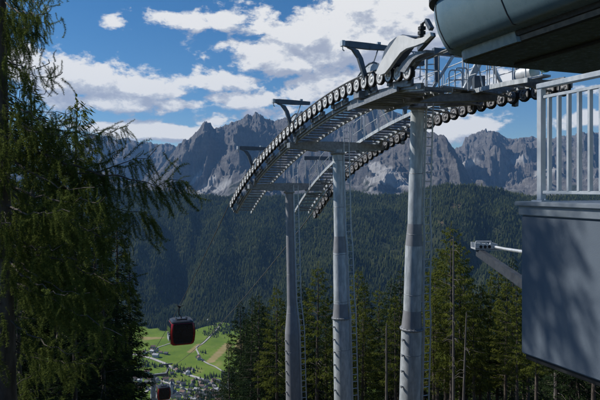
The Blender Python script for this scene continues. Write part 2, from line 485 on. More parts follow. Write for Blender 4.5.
# ------------------------------------------------------------------ far-off wood (one mass)
def far_wood(n, t0, t1, y0, y1, seed):
    r = np.random.default_rng(seed)
    Y = np.sqrt(r.uniform(y0**2, y1**2, n)); t = r.uniform(t0, t1, n); X = t * Y
    Z = Hgt(X, Y)
    return X, Y, Z, r
def wood_mesh(X, Y, Z, r, hmin, hmax, tone0=None):
    n = len(X); k = 6
    h = r.uniform(hmin, hmax, n) * r.choice([.55, .85, 1, 1, 1.15], n) * (1 + .25 * fbm(X / 90, Y / 90, 2, 71)); w = h * r.uniform(.15, .24, n)
    a0 = r.uniform(0, 6.28, n)
    ang = a0[:, None] + np.arange(k)[None] * 2 * np.pi / k
    jit = r.uniform(.65, 1.25, (n, k))
    ring = lambda rad, zz: np.stack([X[:, None] + np.cos(ang) * w[:, None] * rad * jit, Y[:, None] + np.sin(ang) * w[:, None] * rad * jit, (Z + h * zz)[:, None] + 0 * ang], -1)
    r1 = ring(1.0, .08); r2 = ring(.62, .42); ap = np.stack([X, Y, Z + h], -1)[:, None]
    V = np.concatenate([r1, r2, ap], 1)                   # 2k+1 verts
    F = []
    for j in range(k):
        jn = (j + 1) % k
        F += [(j, jn, k + jn), (j, k + jn, k + j), (k + j, k + jn, 2 * k)]
    F = np.array(F)
    FF = (F[None] + (np.arange(n) * (2 * k + 1))[:, None, None]).reshape(-1, 3)
    tn = np.clip(r.uniform(0, .5, n) + fbm(X / 260, Y / 260, 3, 72) * .7 + (r.uniform(0, 1, n) > .86) * .5, 0, 1) if tone0 is None else tone0
    return V.reshape(-1, 3), FF, np.repeat(tn, 2 * k + 1)
X, Y, Z, r_ = far_wood(190000, -.64, .64, 1520, 3560, 5)
u_ = 300 + FPX * X / Y; v_ = HV - FPX * Z / Y
fy = FPX * 500 / (np.interp(u_, FOOT_U, FOOT_V) - HV) + fbm(X / 70, Y / 70, 4, 31) * 60
yr_ = np.interp(u_, RIDGE_U, RIDGE_Y)
keep = (Y > fy + 4) & (Y < yr_ + 120) & ((clearing(u_, v_, X, Y) < .45) | (r_.uniform(0, 1, len(X)) < .22)) & (r_.uniform(0, 1, len(X)) > .12)
keep &= ~((fbm(X / 120, Y / 120, 3, 91) > .33) & (r_.uniform(0, 1, len(X)) > .45))
parts = [wood_mesh(X[keep], Y[keep], Z[keep], r_, 13, 25)]
# copses and tree lines on the valley floor
def scatter_px(cu, cv, su, sv, n, r):
    u = r.normal(cu, su, n); v = r.normal(cv, sv, n); Yv = FPX * 500 / (v - HV); return (u - 300) / FPX * Yv, Yv
cx, cy = [], []
for (a, b, c, d, n) in [(226, 328, 9, 3, 260), (238, 324, 7, 3, 220), (212, 334, 4, 1.5, 60), (186, 370, 6, 1.6, 70), (176, 366, 4, 1.3, 40), (152, 352, 4, 1.2, 40), (211, 378, 4, 1.5, 40), (207, 396, 7, 3, 130),
                      (150, 365, 9, .8, 50), (170, 375, 9, .8, 40), (140, 362, 5, 2, 40), (195, 384, 12, 3, 60), (230, 378, 6, 4, 80), (203, 352, 2, .8, 12)]:
    x, y = scatter_px(a, b, c, d, n, r_); cx.append(x); cy.append(y)
X2 = np.concatenate(cx); Y2 = np.concatenate(cy); Z2 = Hgt(X2, Y2)
parts.append(wood_mesh(X2, Y2, Z2, r_, 6, 13))
# the wooded slope under the lift line, further down
X3, Y3, Z3, r3 = far_wood(26000, -.9, .9, 420, 1330, 6)
lane = np.abs(X3 + .37 * Y3 - 11.5) > 26
parts.append(wood_mesh(X3[lane], Y3[lane], Z3[lane], r3, 12, 22))
VV = []; FF = []; TN = []; b = 0
for v, f, t in parts: VV.append(v); FF.append(f + b); TN.append(t); b += len(v)
tag(np_mesh('forest', np.concatenate(VV), np.concatenate(FF), M['forest'], tone=np.concatenate(TN)),
    'far dark conifer forest covering the slopes around the green valley', 'forest', kind='stuff')

# ------------------------------------------------------------------ roads in the valley
M['road'] = surf('pale_gravel_road', (.36, .345, .32), (.48, .46, .43), .05, .9)
def vpt(u, v, up=1.2):
    Y = FPX * 500 / (v - HV); X = (u - 300) / FPX * Y
    return Vector((X, Y, float(Hgt(np.array([X]), np.array([Y]))[0]) + up))
def road(name, px, w):
    pts = []
    for i in range(len(px) - 1):
        for k in range(14):
            f = k / 14
            p0 = px[max(i - 1, 0)]; p1 = px[i]; p2 = px[i + 1]; p3 = px[min(i + 2, len(px) - 1)]
            q = [.5 * ((2 * p1[j]) + (-p0[j] + p2[j]) * f + (2 * p0[j] - 5 * p1[j] + 4 * p2[j] - p3[j]) * f * f + (-p0[j] + 3 * p1[j] - 3 * p2[j] + p3[j]) * f**3) for j in (0, 1)]
            pts.append(vpt(*q))
    V = []; F = []
    for i, p in enumerate(pts):
        d = pts[min(i + 1, len(pts) - 1)] - pts[max(i - 1, 0)]; n = Vector((-d.y, d.x, 0)).normalized() * w / 2
        V += [p + n, p - n]
    F = [(2 * i, 2 * i + 1, 2 * i + 3, 2 * i + 2) for i in range(len(pts) - 1)]
    m = MB(); m.add(V, F)
    tag(m.build(name, M['road']), kind='structure')
road('road', [(128, 352), (147, 357), (163, 362), (176, 368), (190, 374), (206, 381), (216, 388), (224, 398)], 11)
road('road', [(124, 372), (140, 375), (156, 379), (172, 384), (186, 389), (205, 390), (224, 389), (240, 388)], 8)
road('road', [(222, 322), (214, 332), (204, 341), (196.5, 347), (198, 352), (200.5, 357), (206, 362), (215, 366), (224, 371), (236, 374)], 5)
road('road', [(128, 355), (148, 352), (160, 347), (175, 342), (190, 337)], 4)
road('road', [(140, 398), (150, 389), (163, 386), (178, 392), (196, 399)], 7)

# ------------------------------------------------------------------ village houses
wallm = [surf('pale_house_wall', (.5, .48, .44), (.6, .58, .54), .5, .85), surf('timber_house_wall', (.16, .11, .075), (.22, .16, .11), .5, .85)]
roofm = [surf('dark_slate_roof', (.06, .062, .075), (.1, .1, .115), .6, .8), surf('brown_tile_roof', (.14, .085, .065), (.2, .125, .1), .6, .85), surf('pale_metal_roof', (.3, .31, .34), (.4, .41, .43), .6, .5)]
def house_mesh(w, l, h, rh, wm, rm):
    m = MB(); m.local = True; e = 1.1
    m.mi = 0
    V = [(-w/2, -l/2, -2), (w/2, -l/2, -2), (w/2, l/2, -2), (-w/2, l/2, -2), (-w/2, -l/2, h), (w/2, -l/2, h), (w/2, l/2, h), (-w/2, l/2, h), (0, -l/2, h + rh), (0, l/2, h + rh)]
    m.add(V, [(0, 1, 5, 8, 4), (2, 3, 7, 9, 6), (0, 4, 7, 3), (1, 2, 6, 5)])
    m.mi = 1
    sl = rh / (w / 2); t = .5
    for s in (-1, 1):
        A = [Vector((0, -l/2 - e, h + rh)), Vector((s * (w/2 + e), -l/2 - e, h - e * sl)), Vector((s * (w/2 + e), l/2 + e, h - e * sl)), Vector((0, l/2 + e, h + rh))]
        m.prism([a + Vector((0, 0, .05)) for a in A], (0, 0, t))
    m.mi = 2
    for k in range(3):
        for zz in (1.5, 4.2):
            if zz + 1.5 < h:
                for s in (-1, 1):
                    m.box((s * (w/2 + .03), -l/3 + k * l/3, zz + .6), (.12, 1.2, 1.3)); m.box((-w/3 + k * w/3, s * (l/2 + .03), zz + .6), (1.2, .12, 1.3))
    m.mi = 1
    m.box((w * .18, l * .2, h + rh * .8), (.9, .9, 2.2))
    return m
wing = surf('dark_house_window', (.02, .022, .028), (.03, .034, .04), 1, .2)
protos = []
for k, (w, l, h, rh, a, b_, nm) in enumerate([(10, 13, 6.5, 3, 0, 0, 'white house with a dark slate gable roof'), (11, 15, 7, 3.4, 0, 1, 'white house with a brown tiled gable roof'),
                                        (9, 12, 5.5, 3, 1, 0, 'brown timber house with a dark roof'), (14, 20, 9, 3.6, 0, 2, 'large white house with a pale metal roof')]):
    m = house_mesh(w, l, h, rh, None, None)
    o = m.build('house', None, mats=[wallm[a], roofm[b_], wing], smooth=False)
    protos.append((o, nm, [False]))
hr = random.Random(11)
taken = []
clusters = [(136, 381, 5, 5, 16, 'on the village left edge'), (152, 383, 7, 2.5, 16, 'along the lower village road'), (180, 393, 11, 4.5, 44, 'in the dense village middle'),
            (205, 392, 9, 4.5, 40, 'at the right-hand village end'), (216, 386, 6, 2, 10, 'by the last village road bend'), (186, 370, 7, 1.6, 6, 'between the two valley roads'),
            (154, 352, 4.5, 1.8, 9, 'in the hamlet left of the meadows'), (200, 358, 1.6, 1.0, 3, 'beside the winding meadow path'), (203, 321, 6, .6, 2, 'at the meadow top under the forest')]
for cu, cv, su, sv, n, wh in clusters:
    made = 0; tries = 0
    while made < n and tries < 400:
        tries += 1
        u = hr.gauss(cu, su); v = hr.gauss(cv, sv)
        if v > 405 or v < 318: continue
        p = vpt(u, v, 0)
        if any((p.x - q[0]) ** 2 + (p.y - q[1]) ** 2 < 16 ** 2 for q in taken): continue
        taken.append((p.x, p.y)); made += 1
        k = hr.choices([0, 1, 2, 3], [5, 3, 2, 1.6])[0]
        o, nm, used = protos[k]
        if used[0]: o = o.copy(); col.objects.link(o)
        used[0] = True
        o.location = p; o.rotation_euler = (0, 0, hr.choice([.35, .35 + math.pi / 2, -.1, 1.2]) + hr.uniform(-.2, .2))
        sc = hr.uniform(.6, .92); o.scale = (sc, sc, sc)
        tag(o, 'tiny ' + nm + ' ' + wh, 'house', 'houses of the valley village')
# church
ch = empty('church', vpt(171, 391, 0), .3)
m = house_mesh(11, 24, 9, 5, 0, 0); m.build('nave', None, ch, mats=[wallm[0], roofm[0], wing], smooth=False)
m = MB(); m.local = True; m.box((0, -14.6, 10), (6, 6, 24)); m.build('tower', wallm[0], ch, smooth=False)
m = MB(); m.local = True; m.lathe((0, -14.6, 22.05), (0, 0, 1), [(0, 4.4), (2, 3.0), (14, .05)], 8); m.build('spire', roofm[0], ch, smooth=False)
tag(ch, 'white village church with a pointed dark spire in the valley', 'church')

# ------------------------------------------------------------------ the lift line
SL = .37; CL, CR = 9.0, 13.93; CM = (CL + CR) / 2
nn = math.hypot(1, SL)
q = Vector((1 / nn, SL / nn, 0)); p_ = Vector((-SL / nn, 1 / nn, 0))
GA = (CR - CL) / nn / 2
def lineY(u, C): return C / ((u - 300) / FPX + SL)
def LP(u, v, C):
    return PT(u, v, lineY(u, C))
def on_line(Y, C): return Vector((C - SL * Y, Y, 0))
class Curve:
    def __init__(s, px, C, ext=None):
        P = [LP(u, v, C) for u, v in px]
        y = np.array([a.y for a in P]); z = np.array([a.z for a in P])
        co = np.polyfit(y, z, 4); s.C = C
        s.y0, s.y1 = y.min(), y.max(); s.co = co
        Y = np.linspace(s.y0, s.y1, 400); Z = np.polyval(co, Y)
        s.Y, s.Z = Y, Z
        d = np.sqrt((np.diff(Y) * nn) ** 2 + np.diff(Z) ** 2); s.S = np.concatenate([[0], np.cumsum(d)]); s.L = s.S[-1]
    def at(s, a):
        Y = np.interp(a, s.S, s.Y); Z = np.interp(a, s.S, s.Z)
        P = Vector((s.C - SL * Y, Y, Z))
        dz = np.polyval(np.polyder(s.co), Y)
        T = Vector((-SL, 1, dz)).normalized()
        Nn = q.cross(T).normalized()
        if Nn.z < 0: Nn = -Nn
        return P, T, Nn
    def s_of(s, Y): return float(np.interp(Y, s.Y, s.S))
PXL = [(415, 73.5), (405, 73), (395, 73.5), (385, 75), (375, 77.4), (366, 81), (358, 85), (349, 89.5), (342, 93.8), (335, 98), (328, 102), (322, 106), (316, 110), (310, 114), (304.4, 118), (299, 122), (289.4, 130), (281, 138), (273, 146.5),
       (267.5, 152), (257.5, 164.5), (247.5, 178), (238.7, 191.5), (230, 207)]
PXR = [(566, 88), (552, 89.5), (536, 92), (526, 94), (514, 96.5), (502, 99.5), (491, 102), (481, 105), (440, 119), (420, 128), (396, 138.5), (385, 145), (374, 153), (362.5, 162), (351, 171), (339, 181.5), (330, 192), (323, 202), (314, 216)]
crvL = Curve(PXL, CL); crvR = Curve(PXR, CR)

ang_q = math.atan2(q.y, q.x)
def wheel_parts():
    """one sheave about its local X axis: pale spoked disc, hub, black tyre"""
    d = MB(); d.local = True
    rr, th = .185, .035
    n = 28
    # rim ring
    V = []; F = []
    for a, r in ((-.05, rr), (-.05, rr - .058), (.05, rr - .058), (.05, rr)):
        for j in range(n):
            t = 2 * math.pi * j / n; V.append((a, r * math.cos(t), r * math.sin(t)))
    for i in range(4):
        for j in range(n):
            F.append((i * n + j, i * n + (j + 1) % n, ((i + 1) % 4) * n + (j + 1) % n, ((i + 1) % 4) * n + j))
    d.add(V, F)
    for k in range(5):
        t = 2 * math.pi * k / 5 + .3; dv = Vector((0, math.cos(t), math.sin(t)))
        d.beam(dv * .04, dv * (rr - .03), .075, .075, (1, 0, 0))
    d.lathe((-.075, 0, 0), (1, 0, 0), [(0, .035), (.02, .062), (.13, .062), (.15, .035)], 16)
    t = MB(); t.local = True; V = []; F = []
    for a, r in ((-.055, rr + .004), (-.055, .228), (-.03, .24), (-.012, .226), (.012, .226), (.03, .24), (.055, .228), (.055, rr + .004)):
        for j in range(n):
            x = 2 * math.pi * j / n; V.append((a, r * math.cos(x), r * math.sin(x)))
    for i in range(8):
        for j in range(n):
            F.append((i * n + j, i * n + (j + 1) % n, ((i + 1) % 8) * n + (j + 1) % n, ((i + 1) % 8) * n + j))
    t.add(V, F)
    return d, t
wheel_proto = None
_wd = []
def wheel_shaded():
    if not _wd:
        me = wheel_proto[0].copy(); me.materials.clear(); me.materials.append(M['galv_mid']); _wd.append(me)  # same disc in a darker colour, painting in the shade below the right catwalk
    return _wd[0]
def sheave_train(crv, name, label, side, wheel_y0, wheel_y1, cat_y0, cat_y1, cat_n, rails, plat=None):
    """side=+1: the catwalk lies on the +q side (left rope), -1: on the -q side (right rope)"""
    global wheel_proto
    base = on_line((wheel_y0 + wheel_y1) / 2, crv.C)
    root = empty(name, base)
    tag(root, label, 'rope support', 'sheave trains of the cableway')
    # wheels
    a = crv.s_of(wheel_y0); e = crv.s_of(wheel_y1); sp = .535
    Wm = world_of(root).inverted()
    k = 0
    while a < e:
        P, T, Nn = crv.at(a)
        P = P - q * side * .02
        if wheel_proto is None:
            d, t = wheel_parts()
            w = d.build('sheave_wheel', M['wheelwhite'], root); ty = t.build('tyre', M['rubber'], w)
            wheel_proto = (w.data, ty.data)
        else:
            w = bpy.data.objects.new('sheave_wheel', wheel_proto[0] if side > 0 else wheel_shaded()); col.objects.link(w); w.parent = root
            ty = bpy.data.objects.new('tyre', wheel_proto[1]); col.objects.link(ty); ty.parent = w
        w.location = Wm @ P
        w.rotation_euler = (random.uniform(0, 6.28), 0, ang_q)
        a += sp; k += 1
    # rocker beams: pairs, then fours, plus long main beam
    m = MB(); m2 = MB(); m3 = MB()
    a = crv.s_of(wheel_y0); idx = 0
    while a + sp < e + sp:
        P0, T0, N0 = crv.at(a - .16); P1, T1, N1 = crv.at(min(a + sp + .16, crv.L))
        for o_ in (.075, ):
            A = P0 + q * (o_ + .02) - N0 * .05; B = P1 + q * (o_ + .02) - N1 * .05
            m.beam(A, B, .03, .17, N0)
        Pm, Tm, Nm = crv.at(a + sp / 2)
        m.box(Pm + q * .13 - Nm * .15 * side, (.09, .16, .28), q, Tm, Nm)
        if idx % 2 == 0:
            Q0, _, M0 = crv.at(a + sp * .3); Q1, _, M1 = crv.at(min(a + sp * 2.7, crv.L))
            m2 = MB(); m2.beam(Q0 + q * .2 - M0 * .26 * side, Q1 + q * .2 - M1 * .26 * side, .06, .2, M0); m2.build('balance_beam', M['galv_dark'], root)
        # little pale guard hoods over the axles seen from the lift side
        if idx % 2 == 1:
            m3 = MB(); m3.box(Pm + q * .24 - Nm * .02, (.12, .3, .07), q, Tm, Nm); m3.build('rope_guard', M['galv_light'], root)
        a += 2 * sp; idx += 1
    m.build('rocker_beam', M['galv_dark'], root, bevel=.006)
    # main girder
    g = MB(); pts = []
    s0 = crv.s_of(cat_y0); s1 = crv.s_of(cat_y1)
    nseg = 26
    for i in range(nseg):
        A, _, NA = crv.at(s0 + (s1 - s0) * i / nseg); B, _, NB = crv.at(s0 + (s1 - s0) * (i + 1) / nseg)
        g.beam(A + q * .3 - NA * .36 * (1 if side > 0 else -.3), B + q * .3 - NB * .36 * (1 if side > 0 else -.3), .1, .16, NA)
    g.build('girder', M['galv_dark'], root)
    # catwalk stringers and treads
    tr = MB(); w0, w1 = .36, 1.28
    for off in (w0, w1):
        st = MB()
        for i in range(nseg):
            A, _, NA = crv.at(s0 + (s1 - s0) * i / nseg); B, _, NB = crv.at(s0 + (s1 - s0) * (i + 1) / nseg)
            st.beam(A + q * side * off + NA * cat_n, B + q * side * off + NB * cat_n, .05, .14, NA)
        st.build('catwalk_stringer', M['galv'], root)
    a = s0 + .1
    while a < s1:
        P, T, Nn = crv.at(a)
        Th = (T + Vector((p_.x, p_.y, 0))).normalized(); Nh = q.cross(Th); Nh = Nh if Nh.z > 0 else -Nh
        c = P + q * side * (w0 + w1) / 2 + Nn * (cat_n + .02)
        tr.box(c, (w1 - w0 - .054, .22, .035), q, Th, Nh)
        tr.box(c - Th * .11 - Nh * .025, (w1 - w0 - .06, .02, .08), q, Th, Nh)
        a += .40
    tr.build('catwalk_tread', M['galv_dark'], root)
    # hanger brackets from girder to catwalk
    a = s0 + .4
    while a < s1:
        P, T, Nn = crv.at(a)
        hb = MB(); hb.beam(P + q * .3 - Nn * (.40 if side > 0 else .10), P + q * side * (w1 - .03) + Nn * (cat_n - .08), .05, .06, T); hb.build('catwalk_bracket', M['galv_dark'], root)
        a += 1.6
    # handrails
    h = MB()
    for (ya, yb, off, hh) in rails:
        a = crv.s_of(ya); b = crv.s_of(yb); n = max(2, round((b - a) / 1.25))
        for i in range(n):
            sa = a + (b - a) * i / n; sb = a + (b - a) * (i + 1) / n - .12
            PA, _, NA = crv.at(sa); PB, _, NB = crv.at(sb)
            PA = PA + q * side * off + NA * cat_n; PB = PB + q * side * off + NB * cat_n
            up = Vector((0, 0, 1))
            def arc(h_):
                r = .14; d = (PB - PA)
                return [PA, PA + up * (h_ - r), PA + up * (h_ - r * .3) + d * .03, PA + up * h_ + d * .1, PB + up * h_ - d * .1, PB + up * (h_ - r * .3) - d * .03, PB + up * (h_ - r), PB]
            h = MB(); h.tube(arc(hh), .02, 7)
            h.tube([PA + up * hh * .5, PB + up * hh * .5], .015, 6); h.build('handrail', M['galv'], root)
    return root

trainL = sheave_train(crvL, 'sheave_train', 'sheave train of the rope on the left, pale wheels along an arching catwalk', +1, lineY(409, CL), crvL.y1 - .05, lineY(414, CL), crvL.y1 - .05, -.42,
                      [])
trainR = sheave_train(crvR, 'sheave_train', 'sheave train of the rope on the right, wheels under a railed catwalk', -1, crvR.y0 + .1, crvR.y1 - .05, crvR.y0 + .1, crvR.y1 - .1, .16,
                      [(crvR.y0 + .2, 22.2, 1.28, 1.1), (crvR.y0 + .5, 22, .4, 1.1), (24.2, 27.8, 1.28, 1.05), (30.3, 33, 1.28, 1.0)])

# end plates where each train starts and stops, platform by the first mast
pm = MB(); rl = MB()
PA, TA, NA = crvL.at(crvL.s_of(17.0))
c0 = PA + q * .85 + Vector((0, 0, -.42))
for i in range(12):
    pm.box(c0 + p_ * (.15 + i * .27) + Vector((0, 0, 0.02 - .012 * i)), (1.5, .2, .05), q, p_)
for s_ in (-.72, .72):
    pm.beam(c0 + q * s_ - p_ * .05, c0 + q * s_ + p_ * 3.35 + Vector((0, 0, -.15)), .07, .15)
pm.build('platform', M['galv_dark'], trainL)
def fence(pts, hh, n_, mb, r=.022):
    P = [Vector(x) for x in pts]; up = Vector((0, 0, 1))
    for a, b in zip(P, P[1:]):
        for f in (1, .55):
            mb.tube([a + up * hh * f, b + up * hh * f], r * (1 if f == 1 else .75), 7)
        for i in range(n_ + 1):
            x = a.lerp(b, i / n_); mb.tube([x, x + up * hh], r, 7)
zf = Vector((0, 0, .04))
fence([c0 - q * .62 + zf, c0 + q * .72 + zf, c0 + q * .72 + p_ * 2.2 + zf], 1.1, 3, rl)
rl.build('handrail', M['galv'], trainL)

# rope-lifting jibs
def jib(crv, root, Y, side, uo):
    P, T, Nn = crv.at(crv.s_of(Y))
    up = Vector((0, 0, 1)); o = -side               # outward
    top = P + up * 1.18
    b = MB()
    # gusseted beam, thin at the outer tip
    def prof(x, z0, z1): return [P + q * x + up * z0, P + q * x + up * z1]
    xs_ = [(-.86, 1.12, 1.24), (-.62, 1.06, 1.26), (.1, 1.05, 1.25), (.85, 1.08, 1.22)]
    for (x0, a0, a1), (x1, b0, b1) in zip(xs_, xs_[1:]):
        A = [P + q * (x0 * side) + up * a0, P + q * (x1 * side) + up * b0, P + q * (x1 * side) + up * b1, P + q * (x0 * side) + up * a1]
        b.prism([v - p_ * .07 for v in A], p_ * .14)
    b.build('lifting_jib', M['jib'], root, smooth=False, bevel=.008)
    s = MB()
    # curved leg
    L = [(-.58, 1.05), (-.4, 1.0), (-.22, .75), (-.1, .38), (.06, -.1), (.2, -.34)]
    W = [.14, .2, .17, .15, .15, .16]
    left = [P + q * side * (x - w / 2) + up * z for (x, z), w in zip(L, W)]; right = [P + q * side * (x + w / 2) + up * z for (x, z), w in zip(L, W)]
    for i in range(len(L) - 1):
        s.prism([v - p_ * .06 for v in (left[i], right[i], right[i + 1], left[i + 1])], p_ * .12)
    s.build('jib_leg', M['jib'], root, smooth=False)
    t = MB(); t.tube([P + q * side * .42 + up * 1.06, P + q * side * .12 + up * .25], .022, 7)
    t.tube([P + q * side * .1 + up * .5, P + q * side * .3 + up * .2, P + q * side * .42 - up * .25], .018, 6)
    t.build('jib_brace', M['galv_dark'], root)
    h = MB(); h.tube([P + q * side * -.82 + up * 1.1, P + q * side * -.82 + up * .98, P + q * side * -.76 + up * .94], .02, 6)
    h.box(P + q * side * -.82 + up * 1.17, (.1, .18, .17), q, p_)
    k_ = MB(); k_.box(P + q * side * .45 + up * 1.28, (.12, .1, .07), q, p_); k_.build('lifting_lug', M['galv'], root)
    h.build('jib_hook', M['galv'], root)
    # pale cover sheet arching over the wheels beside the jib
    c = MB(); sc = crv.s_of(Y); outl = []
    for k in range(9):
        f = k / 8; a = sc - .9 + 2.3 * f
        Q, _, Nq = crv.at(max(0, min(a, crv.L))); outl.append((Q, Nq, .24 + .34 * math.sin(math.pi * min(1, f * 1.25) ** .8)))
    for (A, na, ha), (B, nb, hb_) in zip(outl, outl[1:]):
        c.prism([A + q * side * .1 + na * .12, B + q * side * .1 + nb * .12, B + q * side * .1 + nb * max(hb_, .14), A + q * side * .1 + na * max(ha, .14)], q * side * .03)
    c.build('wheel_cover', M['galv_light'], root)
    # edge bar of the cover
    e = MB(); e.tube([A + q * side * .1 + na * (max(ha, .14) + .02) for A, na, ha in outl], .028, 7); e.build('cover_edge', M['jib'], root)
jib(crvL, trainL, lineY(366, CL), +1, 0)
jib(crvL, trainL, lineY(291.5, CL), +1, 0)
jib(crvL, trainL, lineY(253, CL), +1, 0)
def jib_r(Y):
    P, T, Nn = crvR.at(crvR.s_of(Y)); up = Vector((0, 0, 1))
    b = MB(); b.beam(P - q * 2.0 + up * 1.35, P + q * .7 + up * 1.35, .14, .2); b.build('lifting_jib', M['jib'], trainR, bevel=.008)
    s = MB(); s.beam(P - q * .95 + up * 1.26, P - q * .3 + up * .2, .07, .1, p_); s.build('jib_brace', M['galv_light'], trainR)
    l = MB(); l.beam(P + q * .25 + up * 1.25, P + q * .12 - up * .3, .14, .16, p_); l.build('jib_leg', M['jib'], trainR)
    k = MB(); k.tube([P - q * 1.9 + up * 1.25, P - q * 1.9 + up * .25], .03, 7); k.tube([P - q * 1.4 + up * 1.25, P - q * 1.15 + up * .25], .025, 7); k.build('jib_post', M['galv'], trainR)
for u in (512, 400, 338): jib_r(lineY(u, CR))

# ------------------------------------------------------------------ lift towers
def lift_tower(label, utop, vtop, lean, segs, zbot, armz, ladder=True, lad_top=1.2, arm_half=2.35, mid=False):
    Yt = lineY(utop, CM); top = PT(utop, vtop, Yt)
    ax = (Vector((p_.x, p_.y, 0)) * lean + Vector((0, 0, 1))).normalized()
    def pos(z): return top + ax * ((z - top.z) / ax.z)
    root = empty('lift_tower', pos(zbot))
    tag(root, label, 'lift tower', 'steel masts of the cableway')
    # segs: list of (v pixel, radius) from top down
    prof = []
    for v, r in segs: prof.append(((HV - v) / FPX * Yt, r))
    prof.append((zbot, prof[-1][1] * 1.03))
    flo = [z for z, r in prof]
    m = MB(); o0 = pos(zbot)
    pr = [((z - zbot) / ax.z, r) for z, r in prof][::-1]
    for (a0, r0_), (a1, r1_) in zip(pr, pr[1:]):
        m = MB(); m.lathe(o0, ax, [(a0, r0_), (a1, r1_)], 40)
        cone = abs(r0_ - r1_) > .035
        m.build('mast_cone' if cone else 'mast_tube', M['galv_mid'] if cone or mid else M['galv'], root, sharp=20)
    # flanges at joints where the radius stops growing
    zs = [prof[i][0] for i in range(1, len(prof) - 1) if abs(prof[i][1] - prof[i - 1][1]) > .05]
    for z in zs[1:]:
        r = np.interp(-z, [-a for a, b in prof], [b for a, b in prof])
        f = MB(); f.lathe(pos(z - .035), ax, [(0, r + .03), (.02, r + .055), (.05, r + .055), (.07, r + .03)], 40)
        for k in range(20):
            t = 2 * math.pi * k / 20
            f.lathe(pos(z - .06) + Vector((math.cos(t), math.sin(t), 0)) * (r + .035), ax, [(0, .012), (.12, .012)], 6)
        f.build('flange', M['galv_dark'], root)
    # weld rings
    w = MB()
    for z in [prof[0][0] - .5 - 2.1 * k for k in range(5)]:
        if z > zbot + .5:
            r = np.interp(-z, [-a for a, b in prof], [b for a, b in prof]); w = MB(); w.lathe(pos(z), ax, [(0, r), (.012, r + .006), (.024, r)], 40); w.build('weld_ring', M['galv_dark'], root)
    # climbing pegs
    g = MB()
    for z in np.arange(zs[-1] - .35 if zs else zbot + 2, zbot + .5, -.55):
        r = np.interp(-z, [-a for a, b in prof], [b for a, b in prof])
        g.lathe(pos(z) - q * (r - .01) - p_ * .1, -q, [(0, .03), (.05, .03), (.052, .05), (.08, .05)], 8)
    g.build('peg', M['galv_dark'], root)
    # cross-arm: tapered box
    a = MB(); c = pos(armz)
    for s in (-1, 1):
        for (x0, h0), (x1, h1) in (((0, .46), (1.0, .42)), ((1.0, .42), (arm_half, .26))):
            for A in [1]:
                P4 = [c + q * s * x0 - Vector((0, 0, h0 * .55)), c + q * s * x1 - Vector((0, 0, h1 * .35)), c + q * s * x1 + Vector((0, 0, h1 * .5)), c + q * s * x0 + Vector((0, 0, h0 * .5))]
                a.prism([v - p_ * .2 for v in P4], p_ * .4)
    a.build('crossarm', M['galv_dark'], root, smooth=False)
    f = MB(); f.lathe(c - ax * .36, ax, [(0, prof[0][1] + .05), (.04, prof[0][1] + .1), (.1, prof[0][1] + .1)], 32)
    f.build('arm_collar', M['galv_dark'], root)
    # uprights from the arm to the trains
    s_ = MB()
    for s in (-1, 1):
        for d in (-.35, .35):
            b0 = c + q * s * (arm_half - .28) + p_ * d * .4
            s_ = MB(); s_.beam(b0, b0 + Vector((0, 0, .5)) + p_ * d, .09, .12, q); s_.build('train_support', M['galv_dark'], root)
    if ladder:
        l = MB(); side = (q * .80 - p_ * .6).normalized(); tang = Vector((-side.y, side.x, 0))
        zz = np.linspace(zbot + .3, armz + lad_top, 60)
        rad = lambda z: float(np.interp(-min(z, prof[0][0]), [-a for a, b in prof], [b for a, b in prof]))
        rmax = lambda z: max(rad(z2) for z2 in np.linspace(max(z - .3, zbot), z + .3, 5))
        for e in (-.13, .13):
            l.tube([pos(z) + side * (rmax(z) + .06) + q * (.12 + e) - p_ * .02 for z in zz], .03, 6)
        n = int((armz + lad_top - zbot) / .3)
        for k in range(n):
            z = zbot + .4 + k * .3
            if z > armz + lad_top: break
            b0 = pos(z) + side * (rmax(z) + .06)
            l.tube([b0 - q * .01 - p_ * .02, b0 + q * .25 - p_ * .02], .017, 5)
            if k % 5 == 0: l.tube([pos(z) + side * (rad(z) - .02) - p_ * .02, b0 - p_ * .02], .014, 5)
        l.build('ladder', M['galv_light'], root)
        cd = MB(); cd.tube([pos(z) + (q * .75 - p_ * .72).normalized() * (rmax(z) + .03) for z in zz if z < armz], .016, 6); cd.build('conduit', M['galv_light'], root)
    return root
lift_tower('tall nearest steel mast with a ladder, right of the other masts', 418, 96, -.050,
           [(98, .235), (224, .24), (246, .30), (312, .31), (331, .365), (400, .37)], -10.4, PT(418, 99, lineY(418, CM)).z, lad_top=.6)
lift_tower('middle steel mast with a ladder and flanged lower section', 337.5, 147, .052,
           [(150, .235), (236, .24), (252, .30), (302, .32), (316, .375), (370, .385), (400, .39)], -11.4, PT(337, 147, lineY(337, CM)).z, lad_top=1.5)
lift_tower('farther slim steel mast standing left of the middle mast', 289, 185, .065,
           [(190, .21), (275, .235), (304, .25), (331, .40), (378, .41), (400, .42)], -13.4, PT(289, 187, lineY(289, CM)).z, lad_top=1.4, mid=True)
